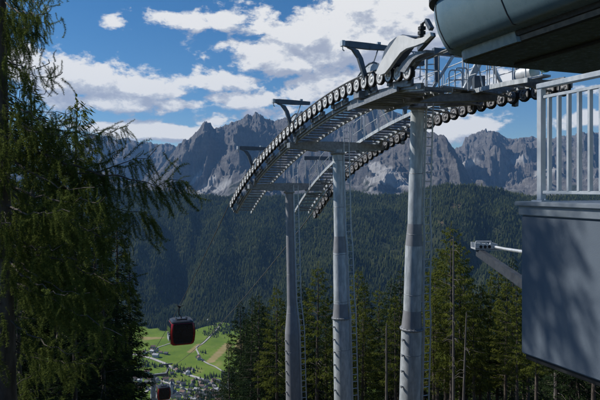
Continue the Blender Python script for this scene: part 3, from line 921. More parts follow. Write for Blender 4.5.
# the next tower down the slope
ft = empty('lift_tower', PT(153, 445, 97)); tag(ft, 'small distant grey lift tower down the slope beside the lower gondola', 'lift tower', 'steel masts of the cableway')
tp = PT(153, 375.5, 97); m = MB(); m.tube([PT(153, 472, 97), PT(153, 400, 97), tp], [.55, .45, .38], 16); m.build('mast', M['galv'], ft)
m = MB(); m.beam(tp - q * 2.5, tp + q * 2.5, .4, .4); m.build('crossarm', M['galv_dark'], ft)
tdir = (p_ + Vector((0, 0, -.5))).normalized()
for s in (-1, 1):
    m = MB(); m.beam(tp + q * s * GA - tdir * 2 + Vector((0, 0, .35)), tp + q * s * GA + tdir * 2 + Vector((0, 0, .35)), .25, .3)
    for k in range(8):
        c = tp + q * s * GA + tdir * (-1.8 + k * .51) + Vector((0, 0, .55)); m.lathe(c - q * .05, q, [(0, .2), (.1, .2)], 12)
    m.build('sheave_beam', M['galv_dark'], ft)
    m = MB(); m.beam(tp + q * s * GA + q * -.9 + Vector((0, 0, 1.6)), tp + q * s * GA + q * .9 + Vector((0, 0, 1.6)), .16, .2); m.beam(tp + q * s * GA, tp + q * s * GA + Vector((0, 0, 1.55)), .16, .16, p_); m.build('lifting_jib', M['jib'], ft)

# ------------------------------------------------------------------ ropes
def rope(crv, name, label, y_start, sag, towpt):
    pts = []
    P, T, Nn = crv.at(0)
    pts.append(Vector((crv.C - SL * y_start, y_start, P.z + .24 + .02)))
    for k in range(60):
        P, T, Nn = crv.at(crv.L * k / 59); pts.append(P + Nn * .262)
    a = pts[-1]; b = towpt
    for k in range(1, 30):
        f = k / 29; x = a.lerp(b, f); x.z -= sag * 4 * f * (1 - f); pts.append(x)
    c = b + Vector((-SL * 500, 500, -265))
    for k in range(1, 24):
        f = (k / 23); x = b.lerp(c, f); x.z -= 9 * 4 * f * (1 - f); pts.append(x)
    m = MB(); m.tube(pts, .03, 8)
    o = m.build(name, M['cable']); tag(o, label, 'rope', 'haul ropes of the cableway'); return pts
towL = tp - q * GA + Vector((0, 0, .78)); towR = tp + q * GA + Vector((0, 0, .78))
rpL = rope(crvL, 'haul_rope', 'steel haul rope on the left carrying the nearer gondola', 12.2, 1.0, towL)
rpR = rope(crvR, 'haul_rope', 'steel haul rope on the right running down behind the masts', 13.5, 1.3, towR)

# ------------------------------------------------------------------ gondola cabins
def gondola(grip, label):
    root = empty('gondola_cabin', grip, math.atan2(-p_.x, p_.y))
    tag(root, label, 'gondola', 'red gondola cabins')
    # local frame: y along the rope, x across
    def rr(w, l, z, r=.3, n=5):
        P = []
        for sx, sy, a0 in ((1, 1, 0), (-1, 1, 90), (-1, -1, 180), (1, -1, 270)):
            for k in range(n + 1):
                a = R(a0 + 90 * k / n); P.append(Vector((sx * (w / 2 - r) + r * math.cos(a), sy * (l / 2 - r) + r * math.sin(a), z)))
        return P
    def loft(m, levels):
        rings = [rr(*L) for L in levels]; n = len(rings[0]); V = [v for r_ in rings for v in r_]; F = []
        for i in range(len(rings) - 1):
            for j in range(n): F.append((i * n + j, i * n + (j + 1) % n, (i + 1) * n + (j + 1) % n, (i + 1) * n + j))
        F.append(tuple(range(n - 1, -1, -1))); F.append(tuple((len(rings) - 1) * n + j for j in range(n)))
        m.add(V, F)
    zt = -1.22; H = 2.2; zb = zt - H; ox = .22
    b = MB(); b.local = True
    loft(b, [(1.9, 1.9, zb, .3), (2.15, 2.15, zb + .12, .34), (2.3, 2.3, zb + .75, .36), (2.36, 2.36, zb + 1.2, .36), (2.2, 2.2, zb + 1.9, .34), (2.06, 2.06, zb + H - .16, .32)])
    bo = b.build('body', M['red'], root, sharp=50); bo.location = (ox, 0, 0)
    r_ = MB(); r_.local = True
    loft(r_, [(2.08, 2.08, zb + H - .155, .32), (2.04, 2.04, zb + H - .04, .32), (1.7, 1.7, zb + H + .05, .3)])
    ro = r_.build('roof', M['darkcab'], root, sharp=50); ro.location = (ox, 0, 0)
    # windows: curved glass sheets standing proud of each side
    lv = [(zb + .26, 2.185), (zb + .75, 2.305), (zb + 1.2, 2.365), (zb + 1.85, 2.225), (zb + 2.0, 2.165)]
    for k in range(4):
        w = MB(); w.local = True; a = math.pi / 2 * k; V = []
        for z, wd in lv:
            half = wd / 2 - .23
            for x in (-half, half): V.append(Vector((x, -(wd / 2 + .012), z)))
        n = len(lv); V2 = [v + Vector((0, .05, 0)) for v in V]
        F = [(2 * i, 2 * i + 1, 2 * i + 3, 2 * i + 2) for i in range(n - 1)]
        F += [(2 * n + 2 * i, 2 * n + 2 * i + 2, 2 * n + 2 * i + 3, 2 * n + 2 * i + 1) for i in range(n - 1)]
        F += [(2 * i, 2 * i + 2, 2 * n + 2 * i + 2, 2 * n + 2 * i) for i in range(n - 1)] + [(2 * i + 1, 2 * n + 2 * i + 1, 2 * n + 2 * i + 3, 2 * i + 3) for i in range(n - 1)]
        F += [(0, 2 * n, 2 * n + 1, 1), (2 * n - 2, 2 * n - 1, 4 * n - 1, 4 * n - 2)]
        w.add([Matrix.Rotation(a, 3, 'Z') @ v for v in V + V2], F)
        wo = w.build('window', M['cabglass'], root, smooth=True); wo.location = (ox, 0, 0)
        if k in (0, 2):
            s = MB(); s.local = True; rot = Matrix.Rotation(a, 3, 'Z')
            s.box(rot @ Vector((0, -(1.12), zb + .24)), (1.5, .05, .16) if k % 2 == 0 else (.05, 1.5, .16)); so = s.build('bumper', M['darkcab'], root); so.location = (ox, 0, 0)
    # inside bench seen through the glass as a pale band, ski rack on the flank
    k_ = MB(); k_.local = True; k_.box((-1.2, 0, zb + .62), (.07, 1.1, .5)); k_.box((-1.22, .3, zb + .9), (.1, .08, .3)); k_.box((-1.22, -.3, zb + .9), (.1, .08, .3))
    ko = k_.build('ski_rack', M['galv'], root); ko.location = (ox, 0, 0)
    # hanger
    h = MB(); h.local = True
    h.tube([(0.05, 0, -.05), (.0, 0, -.35), (.0, 0, -.65), (.06, 0, -.8), (.2, 0, -.93), (ox, 0, -1.02), (ox, 0, zb + H + .02)], .055, 10)
    h.build('hanger_arm', M['darkcab'], root)
    f = MB(); f.local = True; f.box((ox, 0, zb + H + .09), (1.0, .9, .1)); f.tube([(ox - .5, -.4, zb + H + .2), (ox - .5, .4, zb + H + .2)], .04); f.tube([(ox + .5, -.4, zb + H + .2), (ox + .5, .4, zb + H + .2)], .04)
    f.build('suspension_frame', M['darkcab'], root)
    g = MB(); g.local = True; g.box((.03, 0, .02), (.22, .55, .2)); g.lathe((-.15, .2, .1), (1, 0, 0), [(0, .1), (.12, .1)], 14); g.lathe((-.15, -.2, .1), (1, 0, 0), [(0, .1), (.12, .1)], 14); g.tube([(.1, 0, .05), (.4, -.15, .12)], .035)
    g.build('grip', M['darkcab'], root)
    return root
def rope_at(pts, Y):
    for a, b in zip(pts, pts[1:]):
        if a.y <= Y <= b.y: return a.lerp(b, (Y - a.y) / (b.y - a.y))
g1 = gondola(rope_at(rpL, lineY(179, CL)), 'red and black gondola hanging over the meadow, the nearer and larger cabin')
g2 = gondola(rope_at(rpR, 104), 'small dark red gondola at the bottom edge beyond the distant tower')
GPOS = (g1.location.copy(), g2.location.copy())

# ------------------------------------------------------------------ station roof pod, upper right
st = empty('lift_station', (6.0, 10.0, -2)); tag(st, 'teal grey curved station hood with dark underside overhanging the line', 'station')
d_ = -p_                                            # into the station, towards and past the camera
corner = Vector((.2744 * 12.5, 12.5, 0))
Wd, Ln = 7.0, 16.0
def outline(off, z, r0):
    """rounded rectangle in plan: front edge along q, sides along d_"""
    c = corner + q * Wd / 2 + d_ * Ln / 2
    hw = Wd / 2 + off; hl = Ln / 2 + off; r = r0; P = []
    for sx, sy, a0 in ((1, 1, 0), (-1, 1, 90), (-1, -1, 180), (1, -1, 270)):
        for k in range(11):
            a = R(a0 + 9 * k); P.append(c + q * (sx * (hw - r) + r * math.cos(a)) + (-d_) * (sy * (hl - r) + r * math.sin(a)) + Vector((0, 0, z)))
    return P
def loftp(m, rings, cap0=True, cap1=True):
    n = len(rings[0]); V = [v for r_ in rings for v in r_]; F = []
    for i in range(len(rings) - 1):
        for j in range(n): F.append((i * n + j, i * n + (j + 1) % n, (i + 1) * n + (j + 1) % n, (i + 1) * n + j))
    if cap0: F.append(tuple(range(n - 1, -1, -1)))
    if cap1: F.append(tuple((len(rings) - 1) * n + j for j in range(n)))
    m.add(V, F)
zu = (HV - 63) / FPX * 12.5
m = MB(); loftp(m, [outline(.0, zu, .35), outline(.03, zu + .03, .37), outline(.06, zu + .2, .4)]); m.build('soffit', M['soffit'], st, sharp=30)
m = MB(); loftp(m, [outline(.062, zu + .12, .4), outline(.085, zu + .13, .42), outline(.1, zu + .225, .42), outline(.07, zu + .235, .42)], False, False); m.build('soffit_trim', M['seam'], st)
m = MB(); V = []
for z, o_ in ((.02, .075), (.24, .11), (.24, .05), (.02, .02)):
    P = outline(o_, zu + z, .42); V.append([P[12], P[13], P[14], P[15], P[16], P[17], P[18], P[19], P[20], P[21], P[21] + d_ * 1.5])
n = len(V[0]); m.add([v for r_ in V for v in r_], [(i * n + j, i * n + j + 1, ((i + 1) % 4) * n + j + 1, ((i + 1) % 4) * n + j) for i in range(4) for j in range(n - 1)] + [(0, n, 2 * n, 3 * n), (4 * n - 1, 3 * n - 1, 2 * n - 1, n - 1)]); m.build('nose_trim', M['pod'], st)
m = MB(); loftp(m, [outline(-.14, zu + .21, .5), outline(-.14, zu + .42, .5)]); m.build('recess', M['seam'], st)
HP = [(.36, .22, .85), (.43, .24, .9), (.52, .41, .95), (.61, .64, 1.0), (.67, .88, 1.05), (.70, 1.06, 1.1), (.69, 1.22, 1.1)]
m = MB(); loftp(m, [outline(a, zu + b, c) for a, b, c in HP]); m.build('shell', M['pod'], st, sharp=50)
m = MB(); loftp(m, [outline(.70, zu + 1.222, 1.1), outline(.79, zu + 1.25, 1.15), outline(.79, zu + 1.37, 1.15), outline(.62, zu + 1.40, 1.1)]); m.build('roof_trim', M['seam'], st)
m = MB(); loftp(m, [outline(.60, zu + 1.402, 1.1), outline(.3, zu + 2.0, 1.1), outline(-.5, zu + 2.5, 1.2), outline(-2, zu + 2.7, 1.0)]); m.build('roof', M['pod'], st)
# panel joints round the shell
sm = MB()
n_out = len(outline(0, 0, 1))
def seam_at(fn):
    pts = [fn(outline(a + .004, zu + b, c)) for a, b, c in HP]
    sm = MB(); sm.tube(pts, .012, 6); sm.build('panel_joint', M['seam'], st)
oc = lambda i: (lambda P: P[i])
seam_at(oc(15)); seam_at(oc(19))
for k in range(1, 9):
    seam_at(lambda P, k=k: P[21].lerp(P[22], k / 9)); seam_at(lambda P, k=k: P[10].lerp(P[11], k / 9))
# columns carrying the hood (behind the right edge of the view) and the hoist rail under it
for (a, b) in ((5.2, 6.2), (5.2, 12.5), (2.0, 13.8)):
    c = corner + q * a + d_ * b
    m = MB(); m.box((c.x, c.y, (zu - 6) / 2), (.5, .5, zu + 6), q, p_); m.build('column', M['galv_dark'], st, bevel=.02)
m = MB(); m.beam(corner + q * 1.2 + d_ * .3 + Vector((0, 0, zu - .02)), corner + q * 1.2 + d_ * 9 + Vector((0, 0, zu - .02)), .05, .06); m.build('cable_tray', M['seam'], st)

# rope guide in front of the hood
gd = empty('rope_guide', LP(410, 70, CL)); tag(gd, 'white curved rope guide shroud between first sheaves and station hood', 'rope guide')
def plate(px, off, th, mat, name, bevel=.01):
    P = [LP(u, v, CL) - q * off for u, v in px]
    m = MB(); m.prism(P, q * th); return m.build(name, mat, gd, smooth=True, bevel=bevel, sharp=30)
plate([(384, 74), (388, 65.5), (393, 57), (400, 46.5), (407, 36.5), (413, 36.2), (419, 38.5), (424, 40), (432, 38.5), (440, 33), (441, 37), (434, 43.5), (425, 47), (416, 49.5), (410, 53.5), (404, 61), (399, 68), (394, 74), (389, 76)], .30, .10, M['guide'], 'shroud')
plate([(387, 68), (387.5, 59), (390, 50.5), (395, 43), (401, 38), (408, 35), (411, 37), (404, 48), (397, 58), (392, 68)], .19, .5, M['jib'], 'hood')
plate([(400, 71), (406, 62), (413, 55.5), (421, 52), (430, 50), (430, 53), (423, 56), (417, 60), (412, 67), (408, 73)], .12, .28, M['galv_dark'], 'rope_channel')
m = MB()
A = LP(424, 47, CL) - q * .1; B = LP(425.5, 24, CL) - q * .1
m.tube([A, B], .05, 8); m.tube([B, LP(427, 20.5, CL), LP(429, 25, CL)], .03, 7)
for k in range(4): m.box(A.lerp(B, .2 + k * .2), (.16, .13, .09), q, p_)
m.build('spring_buffer', M['seam'], gd)
m = MB(); C1 = LP(426, 50, CL) - q * .2; C2 = LP(440, 35, CL) - q * .2; m.beam(C1, C2, .1, .14, q); C3 = LP(431.5, 29, CL); C4 = LP(426.5, 20, CL); m.beam(C3, C4, .1, .12, q); m.build('guide_arm', M['jib'], gd)
# narrow tubular bar below the shroud and long link into the station
m = MB(); m.tube([LP(392, 79, CL), LP(404, 72, CL), LP(414, 64, CL), LP(418, 58, CL), LP(419, 50, CL)], .035, 8); m.tube([LP(418, 58, CL) + q * .3, LP(446, 47, CL) + q * .3], .025, 8); m.build('guide_bar', M['galv'], gd)

# steel frame between the two trains next to the first mast
fr = empty('maintenance_gantry', LP(437, 80, CL)); tag(fr, 'steel gantry frame with railings between first mast and station hood', 'gantry')
yA = 18.6
def GPx(u, v, Y=yA): return PT(u, v, Y)
m = MB(); m.beam(GPx(437, 82), GPx(436, 49), .14, .14, (0, 1, 0)); m.build('post', M['jib'], fr)
m = MB(); m.beam(GPx(433, 51), GPx(520, 60.5, yA + .9), .16, .2); m.build('top_beam', M['jib'], fr)
m = MB(); m.beam(GPx(453, 56), GPx(433, 88), .09, .1, (0, 1, 0)); m.build('diagonal_brace', M['galv'], fr)
m = MB(); m.beam(GPx(478, 64, 19.2), GPx(463, 95, 19.2), .2, .22, (0, 1, 0)); m.build('inclined_leg', M['galv'], fr)
m = MB(); m.beam(GPx(404, 99), GPx(495, 97, yA + .6), .3, .26); m.beam(GPx(436, 88), GPx(470, 92, yA + .5), .7, .06); m.build('floor_beam', M['galv_dark'], fr)
m = MB()
for (u, v, w, h) in ((449, 90, 13, 20), (455, 91, 13, 23)):
    a = GPx(u, v); b = GPx(u + w, v); r = .12; H_ = h / FPX * yA; up = Vector((0, 0, 1)); d = b - a
    m.tube([a, a + up * (H_ - r), a + up * (H_ - .03) + d * .08, a + up * H_ + d * .2, b + up * H_ - d * .2, b + up * (H_ - .03) - d * .08, b + up * (H_ - r), b], .022, 7)
    m.tube([a + up * H_ * .5, b + up * H_ * .5], .016, 6)
for u in (407, 413, 420, 427):
    m.tube([GPx(u, 80), GPx(u + .5, 56)], .02, 6)
for v0, v1 in ((56, 53), (66, 64)): m.tube([GPx(405, v0), GPx(436, v1)], .02, 6)
m.build('handrail', M['galv'], fr)
m = MB(); m.box(GPx(420.5, 61), (.22, .18, .3)); m.build('junction_box', M['jib'], fr, bevel=.01)
m = MB(); m.box(GPx(478.5, 84, 18.9), (.35, .3, .5)); m.build('junction_box', M['jib'], fr, bevel=.01)

# drive unit seen at the end of the right train
dv = empty('rope_drive', LP(548, 84, CR)); tag(dv, 'small pale motor with green coupling at the end of the right sheave train', 'motor')
P, T, Nn = crvR.at(crvR.s_of(lineY(543, CR)))
m = MB(); o_ = P - q * .75 + Vector((0, 0, .45)); m.lathe(o_ - p_ * .5, p_, [(0, .1), (.03, .2), (.5, .21), (.62, .2), (.7, .12)], 20); m.build('motor_body', M['galv_light'], dv)
m = MB(); m.lathe(o_ - p_ * .95 + Vector((0, 0, .1)), p_, [(0, .1), (.02, .2), (.12, .2), (.14, .1)], 20); m.build('coupling', surf('green_coupling_paint', (.01, .12, .08), (.015, .16, .11), 4, .4), dv)
m = MB(); m.box(o_ - p_ * .3 - Vector((0, 0, .2)), (.3, 1.3, .06), q, p_); m.build('bracket', M['galv'], dv)

# ------------------------------------------------------------------ platform wall and railing, right
W0 = Vector((2.085, 5.5, 0)); wd = Vector((.37, -.93, 0)).normalized(); wq = Vector((.93, .37, 0)).normalized()
zt_ = -.135; zb_ = -1.585
pw = empty('platform_wall', (W0.x, W0.y, zb_)); tag(pw, 'blue grey rendered platform wall with a metal coping', 'wall')
def slab(z0, z1, ex, l=9.0, wid=3.2, e2=None):
    a = W0 - wq * ex - wd * ex; b = a + wd * (l + ex); c = b + wq * (wid + 2 * ex); d = a + wq * (wid + 2 * ex)
    return [v + Vector((0, 0, z0)) for v in (a, b, c, d)], Vector((0, 0, z1 - z0))
m = MB(); m.prism(*slab(zb_ + .02, zt_ - .13, 0)); m.build('panel', M['wall'], pw, bevel=.012)
m = MB(); m.prism(*slab(zt_ - .128, zt_ - .045, .018)); m.build('flashing', M['coping'], pw, bevel=.006)
m = MB(); m.prism(*slab(zt_ - .043, zt_, .045)); m.build('coping', M['coping'], pw, bevel=.008)
m = MB(); m.prism(*slab(zb_ - .03, zb_ + .018, -.03)); m.build('base_plate', M['seam'], pw)
m = MB()
for s in (4.5, 8.5):
    c = W0 + wd * s + wq * 2.7; m.box((c.x, c.y, -4.6), (.5, .5, 6.0), wd, wq)
m.build('support_pillar', M['concrete'], pw)

rlg = empty('railing', (W0.x, W0.y, zt_)); tag(rlg, 'zinc grey baluster railing standing on the platform wall', 'railing')
r0 = W0 + wd * .09 + wq * .16; zr_ = .945
Lr = 8.0
m = MB(); m.beam(r0 + Vector((0, 0, zr_ + .001)) - wd * .035, r0 + wd * Lr + Vector((0, 0, zr_ + .001)), .07, .05); m.build('top_rail', M['rail'], rlg, bevel=.006)
m = MB(); m.beam(r0 + Vector((0, 0, zt_ + .085)) + wd * .032, r0 + wd * Lr + Vector((0, 0, zt_ + .085)), .04, .03); m.build('bottom_rail', M['rail'], rlg, bevel=.004)
m = MB(); m.beam(r0 + Vector((0, 0, zr_ - .105)) + wd * .032, r0 + wd * Lr + Vector((0, 0, zr_ - .105)), .03, .03); m.build('upper_rail', M['rail'], rlg, bevel=.004)
posts = [0, 1.55, 3.1, 4.65, 6.2, 7.75]
for s in posts:
    m = MB(); c = r0 + wd * s; m.box((c.x, c.y, (zt_ + .012 + zr_ - .025) / 2), (.06, .06, zr_ - .025 - zt_ - .012), wd, wq); m.build('post', M['rail'], rlg, bevel=.005)
    m = MB(); m.box((c.x, c.y, zt_ + .006), (.13, .12, .012), wd, wq)
    for e in (-.048, .048): m.lathe((c.x + wd.x * e, c.y + wd.y * e, zt_ + .012), (0, 0, 1), [(0, .009), (.014, .009)], 6)
    m.build('foot_plate', M['rail'], rlg)
s = .10
while s < Lr - .1:
    if min(abs(s - p) for p in posts) > .06:
        c = r0 + wd * s
        m = MB(); m.box((c.x, c.y, (zt_ + .1 + zr_ - .12) / 2), (.022, .04, zr_ - .12 - zt_ - .1), wd, wq)
        m.build('baluster', M['rail'], rlg)
    s += .113

# steel outrigger behind the wall
orr = empty('outrigger', PT(521, 281, 9)); tag(orr, 'dark diagonal steel strut holding a white bracket beside the platform wall', 'strut')
Yo = 9.0
m = MB(); m.beam(PT(479, 252.5, Yo), (2.72, 5.78, -1.30), .10, .12, (0, -1, .1)); m.build('diagonal_strut', M['strut'], orr, bevel=.01)
m = MB(); A = PT(474, 246.5, Yo)
m.prism([PT(u, v, Yo) - Vector((0, .12, 0)) for u, v in ((473, 248), (473, 242.5), (490, 244), (496, 246.5), (500, 248.5), (489, 248.8))], (0, .03, 0))
m.prism([PT(u, v, Yo) + Vector((0, .09, 0)) for u, v in ((473, 248), (473, 242.5), (490, 244), (496, 246.5), (500, 248.5), (489, 248.8))], (0, .03, 0))
m.beam(PT(473, 248.2, Yo), PT(499, 249.2, Yo), .24, .02)
m.build('bracket', M['galv_light'], orr, smooth=False)
m = MB(); m.tube([PT(u, 241, Yo) - Vector((0, .1, 0)) for u in (474, 489)], .014, 6)
for u in (474, 479, 484, 489): m.tube([PT(u, 241, Yo) - Vector((0, .1, 0)), PT(u, 244.5, Yo) - Vector((0, .1, 0))], .012, 6)
m.build('guard_rail', M['galv_light'], orr)
m = MB()
for k in range(3): m.lathe(PT(478.5 + 4.2 * k, 246, Yo) - Vector((0, .126, 0)), (0, 1, 0), [(0, .024), (.004, .024)], 12)
m.build('bolt_hole', M['seam'], orr)
m = MB(); m.tube([PT(490, 246, Yo), PT(505, 249, Yo - .35), (2.6, 5.74, -.70)], .022, 7); m.tube([PT(490, 243.5, Yo), PT(497, 245.5, Yo)], .025, 7); m.build('pipe', M['galv_light'], orr)
m = MB(); c = W0 + wq * .68 - wd * .012; m.box((c.x, c.y, -1.0), (.02, .45, .9), wd, wq); m.build('mounting_plate', M['galv_dark'], orr)

# ------------------------------------------------------------------ trees
def conifer_arrays(h, r0, seed, kind='spruce', bare=.2, dens=1.0, lean=0.0, fine=1.0):
    """crown of many small needle sprays; returns verts, quads, tone, and limb polylines"""
    r = np.random.default_rng(seed)
    larch = kind == 'larch'
    limbs = []; C = []; D = []; L_ = []; W_ = []; TN = []
    z = bare * h
    while z < h * .985:
        f = (z / h - bare) / (1 - bare)                 # 0 at crown base, 1 at tip
        rad = r0 * ((1 - f) ** (.75 if larch else .85)) * (0.55 + .45 * min(1, f * 5 + .35)) + .06
        nb = r.integers(4, 7) if f < .85 else 4
        a0 = r.uniform(0, 6.28)
        for b in range(nb):
            a = a0 + b * 6.28 / nb + r.normal(0, .3)
            ln = rad * r.uniform(.55, 1.18) * (1.35 if r.random() < .06 else 1)
            if r.random() < (.10 if larch else .04): continue
            zz = z + r.uniform(-.12, .12)
            up = (.30 if larch else .12) * (f * 1.6 - .35) ; droop = (.20 if larch else .32) * (1 - f * .7)
            m = 6
            t = np.linspace(0, 1, m)
            px = np.cos(a) * ln * t; py = np.sin(a) * ln * t
            pz = zz + ln * (up * t - droop * t**2 + .16 * t**4)
            limbs.append((np.stack([px, py, pz], -1), .012 + .03 * (1 - f) * h / 15))
            ns = max(6, int(ln * 32 * dens * fine))
            ts = np.sqrt(r.uniform(.02, 1, ns)) ** .8
            cx = np.interp(ts, t, px); cy = np.interp(ts, t, py); cz = np.interp(ts, t, pz)
            side = r.choice([-1, 1], ns); wdt = ln * .28 * (1 - ts * .75) * r.uniform(0, 1, ns)
            cx = cx - np.sin(a) * side * wdt; cy = cy + np.cos(a) * side * wdt; cz = cz - wdt * .25 + r.normal(0, .05, ns)
            C.append(np.stack([cx, cy, cz], -1))
            da = a + side * r.uniform(.2, 1.1, ns)
            hang = r.uniform(.2, 1.0, ns) if larch else r.uniform(.05, .75, ns)
            dd = np.stack([np.cos(da), np.sin(da), -hang], -1); dd /= np.linalg.norm(dd, axis=1)[:, None]
            D.append(dd)
            L_.append(r.uniform(.15, .36, ns) * (1.0 if fine <= 1.2 else .7)); W_.append(r.uniform(.016, .036, ns) * (1.0 if fine <= 1.2 else .62))
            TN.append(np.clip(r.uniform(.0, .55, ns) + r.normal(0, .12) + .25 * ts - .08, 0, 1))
        z += (h * .011 + .12) * r.uniform(.75, 1.3) * (1.15 if larch else 1)
    # leader
    C.append(np.stack([np.zeros(10), np.zeros(10), np.linspace(h * .95, h, 10)], -1)); a = r.uniform(0, 6.28, 10)
    D.append(np.stack([np.cos(a) * .5, np.sin(a) * .5, np.full(10, .8)], -1)); L_.append(np.full(10, .16)); W_.append(np.full(10, .04)); TN.append(np.full(10, .5))
    C = np.concatenate(C); D = np.concatenate(D); L = np.concatenate(L_)[:, None]; W = np.concatenate(W_)[:, None]; TN = np.concatenate(TN)
    rv = r.normal(0, 1, C.shape); S = np.cross(D, rv); S /= np.linalg.norm(S, axis=1)[:, None] + 1e-9
    V = np.stack([C, C + D * L * .45 + S * W, C + D * L, C + D * L * .45 - S * W], 1).reshape(-1, 3)
    F = np.arange(len(V)).reshape(-1, 4)
    return V, F, np.repeat(TN, 4), limbs

def trunk_mesh(h, rb, limbs, seed, parent, mat, stubs=0, limb_share=1.0, wob=.02):
    r = random.Random(seed); m = MB(); m.local = True
    k = 12; pts = []; rs = []
    for i in range(k + 1):
        f = i / k; pts.append((r.gauss(0, wob) * h * .1 * f, r.gauss(0, wob) * h * .1 * f, -.6 + (h + .5) * f)); rs.append(rb * (1 - f) ** .85 * (1.25 if i == 0 else 1) + .008)
    m.tube(pts, rs, 9)
    for P, rad in limbs:
        if r.random() < limb_share: m.tube([tuple(x) for x in P[::2]] + [tuple(P[-1])], [rad, rad * .7, rad * .4, rad * .15], 4, cap=False)
    for i in range(stubs):
        z = h * r.uniform(.1, .45); a = r.uniform(0, 6.28); l = r.uniform(.25, .9)
        m.tube([(0, 0, z), (math.cos(a) * l, math.sin(a) * l, z - l * r.uniform(-.1, .4))], [.02, .006], 4, cap=False)
    return m.build('trunk', mat, parent)

tree_protos = {}
def make_proto(key, kind, h, r0, seed, bare, dens=1.0, fine=1.0):
    root = empty('larch_tree' if kind == 'larch' else 'spruce_tree', (0, 0, 0))
    V, F, T_, limbs = conifer_arrays(h, r0, seed, kind, bare, dens, fine=fine)
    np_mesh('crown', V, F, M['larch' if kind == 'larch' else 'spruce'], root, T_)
    trunk_mesh(h, .011 * h + .03, limbs, seed, root, M['bark'], stubs=22, limb_share=.35)
    tree_protos[key] = [root, h, False]
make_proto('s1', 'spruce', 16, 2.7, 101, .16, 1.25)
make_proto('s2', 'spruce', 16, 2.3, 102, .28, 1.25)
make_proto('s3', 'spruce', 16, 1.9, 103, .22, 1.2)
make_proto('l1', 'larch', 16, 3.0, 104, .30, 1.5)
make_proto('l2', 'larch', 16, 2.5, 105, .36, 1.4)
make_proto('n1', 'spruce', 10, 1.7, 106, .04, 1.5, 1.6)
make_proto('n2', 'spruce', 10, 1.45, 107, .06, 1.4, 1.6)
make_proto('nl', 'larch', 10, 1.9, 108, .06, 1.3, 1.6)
def gz(x, y): return float(Hgt(np.array([x]), np.array([y]))[0])
GR = 'conifers on the slope below the lift'
def place(key, u, v, Y, label, group=None, rz=None, wide=1.0):
    root, h, used = tree_protos[key]
    v -= 7 if group == GR else 0
    t = PT(u, v, Y); g = gz(t.x, t.y)
    o = copy_tree(root) if used else root
    tree_protos[key][2] = True
    s = max(.25, (t.z - g) / h)
    o.location = (t.x, t.y, g); o.scale = (s * wide, s * wide, s); o.rotation_euler = (random.uniform(-.02, .02), random.uniform(-.02, .02), random.uniform(0, 6.28) if rz is None else rz)
    tag(o, label, 'tree', group)
    return o
GR = 'conifers on the slope below the lift'
# row between and behind the masts
place('s3', 230.5, 346, 66, 'small dark spruce at the left end of the row, beside the meadow', GR)
place('s2', 240, 331, 68, 'spruce just right of the small dark spruce beside the meadow', GR)
place('s3', 250.5, 302, 62, 'slender spruce with its tip against the meadow edge', GR)
place('s2', 258.5, 298, 60, 'spruce with twin row neighbours left of the farthest mast', GR)
place('s1', 266, 313, 70, 'bushy spruce standing lower between taller neighbours left of the farthest mast', GR)
place('l2', 277, 292, 57, 'brownish larch rising right behind the farthest mast', GR)
place('s2', 300.5, 283, 58, 'spruce showing just right of the farthest mast', GR)
place('l1', 316.5, 269, 55, 'tall larch in the gap between the farthest and middle masts', GR)
place('s1', 327, 300, 66, 'dark spruce tucked behind the left edge of the middle mast', GR)
place('l2', 357, 275, 58, 'yellow green larch just right of the middle mast', GR)
place('s2', 366, 284, 62, 'spruce in the gap right of the middle mast, second from it', GR)
place('l1', 378, 292, 64, 'larch behind the broken grey snag', GR)
place('s1', 391, 283, 60, 'spruce close to the left edge of the nearest mast', GR)
place('s2', 399, 272, 56, 'spruce partly hidden behind the nearest mast', GR)
place('l1', 452, 228, 46, 'tallest yellow green larch right of the nearest mast', GR)
place('l2', 438, 262, 50, 'larch between the nearest mast and the tallest larch', GR)
place('s2', 467, 266, 55, 'dark spruce right behind the tallest larch', GR)
place('l2', 480, 288, 52, 'short larch under the white bracket', GR)
place('l1', 497, 267, 52, 'yellowish larch under the diagonal strut', GR)
place('s1', 513, 262, 50, 'spruce beside the left edge of the platform wall', GR)
place('s1', 425, 288, 63, 'dark spruce right beside the ladder of the nearest mast', GR)
place('l2', 528, 280, 47, 'larch mostly hidden behind the platform wall', GR)
for u, v, Y, t in ((446, 250, 53, 'left of'), (461, 246, 52, 'close right of')):
    place('l1', u, v, Y, 'yellow green larch standing ' + t + ' and behind the tallest larch', GR)
for u, v, Y, k in ((434, 300, 47, 'l1'), (474, 300, 46, 'l1'), (488, 283, 56, 'l2'), (505, 285, 47, 'l1'), (517, 290, 44, 'l2'), (362, 310, 55, 'l1'), (307, 300, 60, 's1'), (284, 305, 66, 's1'), (396, 300, 52, 'l2')):
    place(k, u, v, Y, 'mid height conifer filling the row between taller trees below the lift', GR)
for i in range(62):
    u = random.uniform(236, 620); Y = random.uniform(66, 120)
    place(random.choice(['s1', 's2', 's3', 'l2']), u, random.uniform(305, 340), Y, 'dark conifer in the crowded back rows of the slope', GR)
for i in range(12):
    u = random.uniform(530, 640); Y = random.uniform(24, 42)
    place(random.choice(['s1', 's2', 'l2']), u, random.uniform(235, 290), Y, 'conifer in the dark stand under the platform wall', GR)
for (u, v, Y) in ((192, 394, 175), (199, 391, 168), (206, 393, 172), (214, 388, 160), (221, 384, 150), (226, 377, 140), (184, 398, 180), (141, 396, 175), (146, 399, 180)):
    place(random.choice(['s2', 's3']), u, v, Y, 'small spruce tip rising from the lower slope in front of the village', GR)

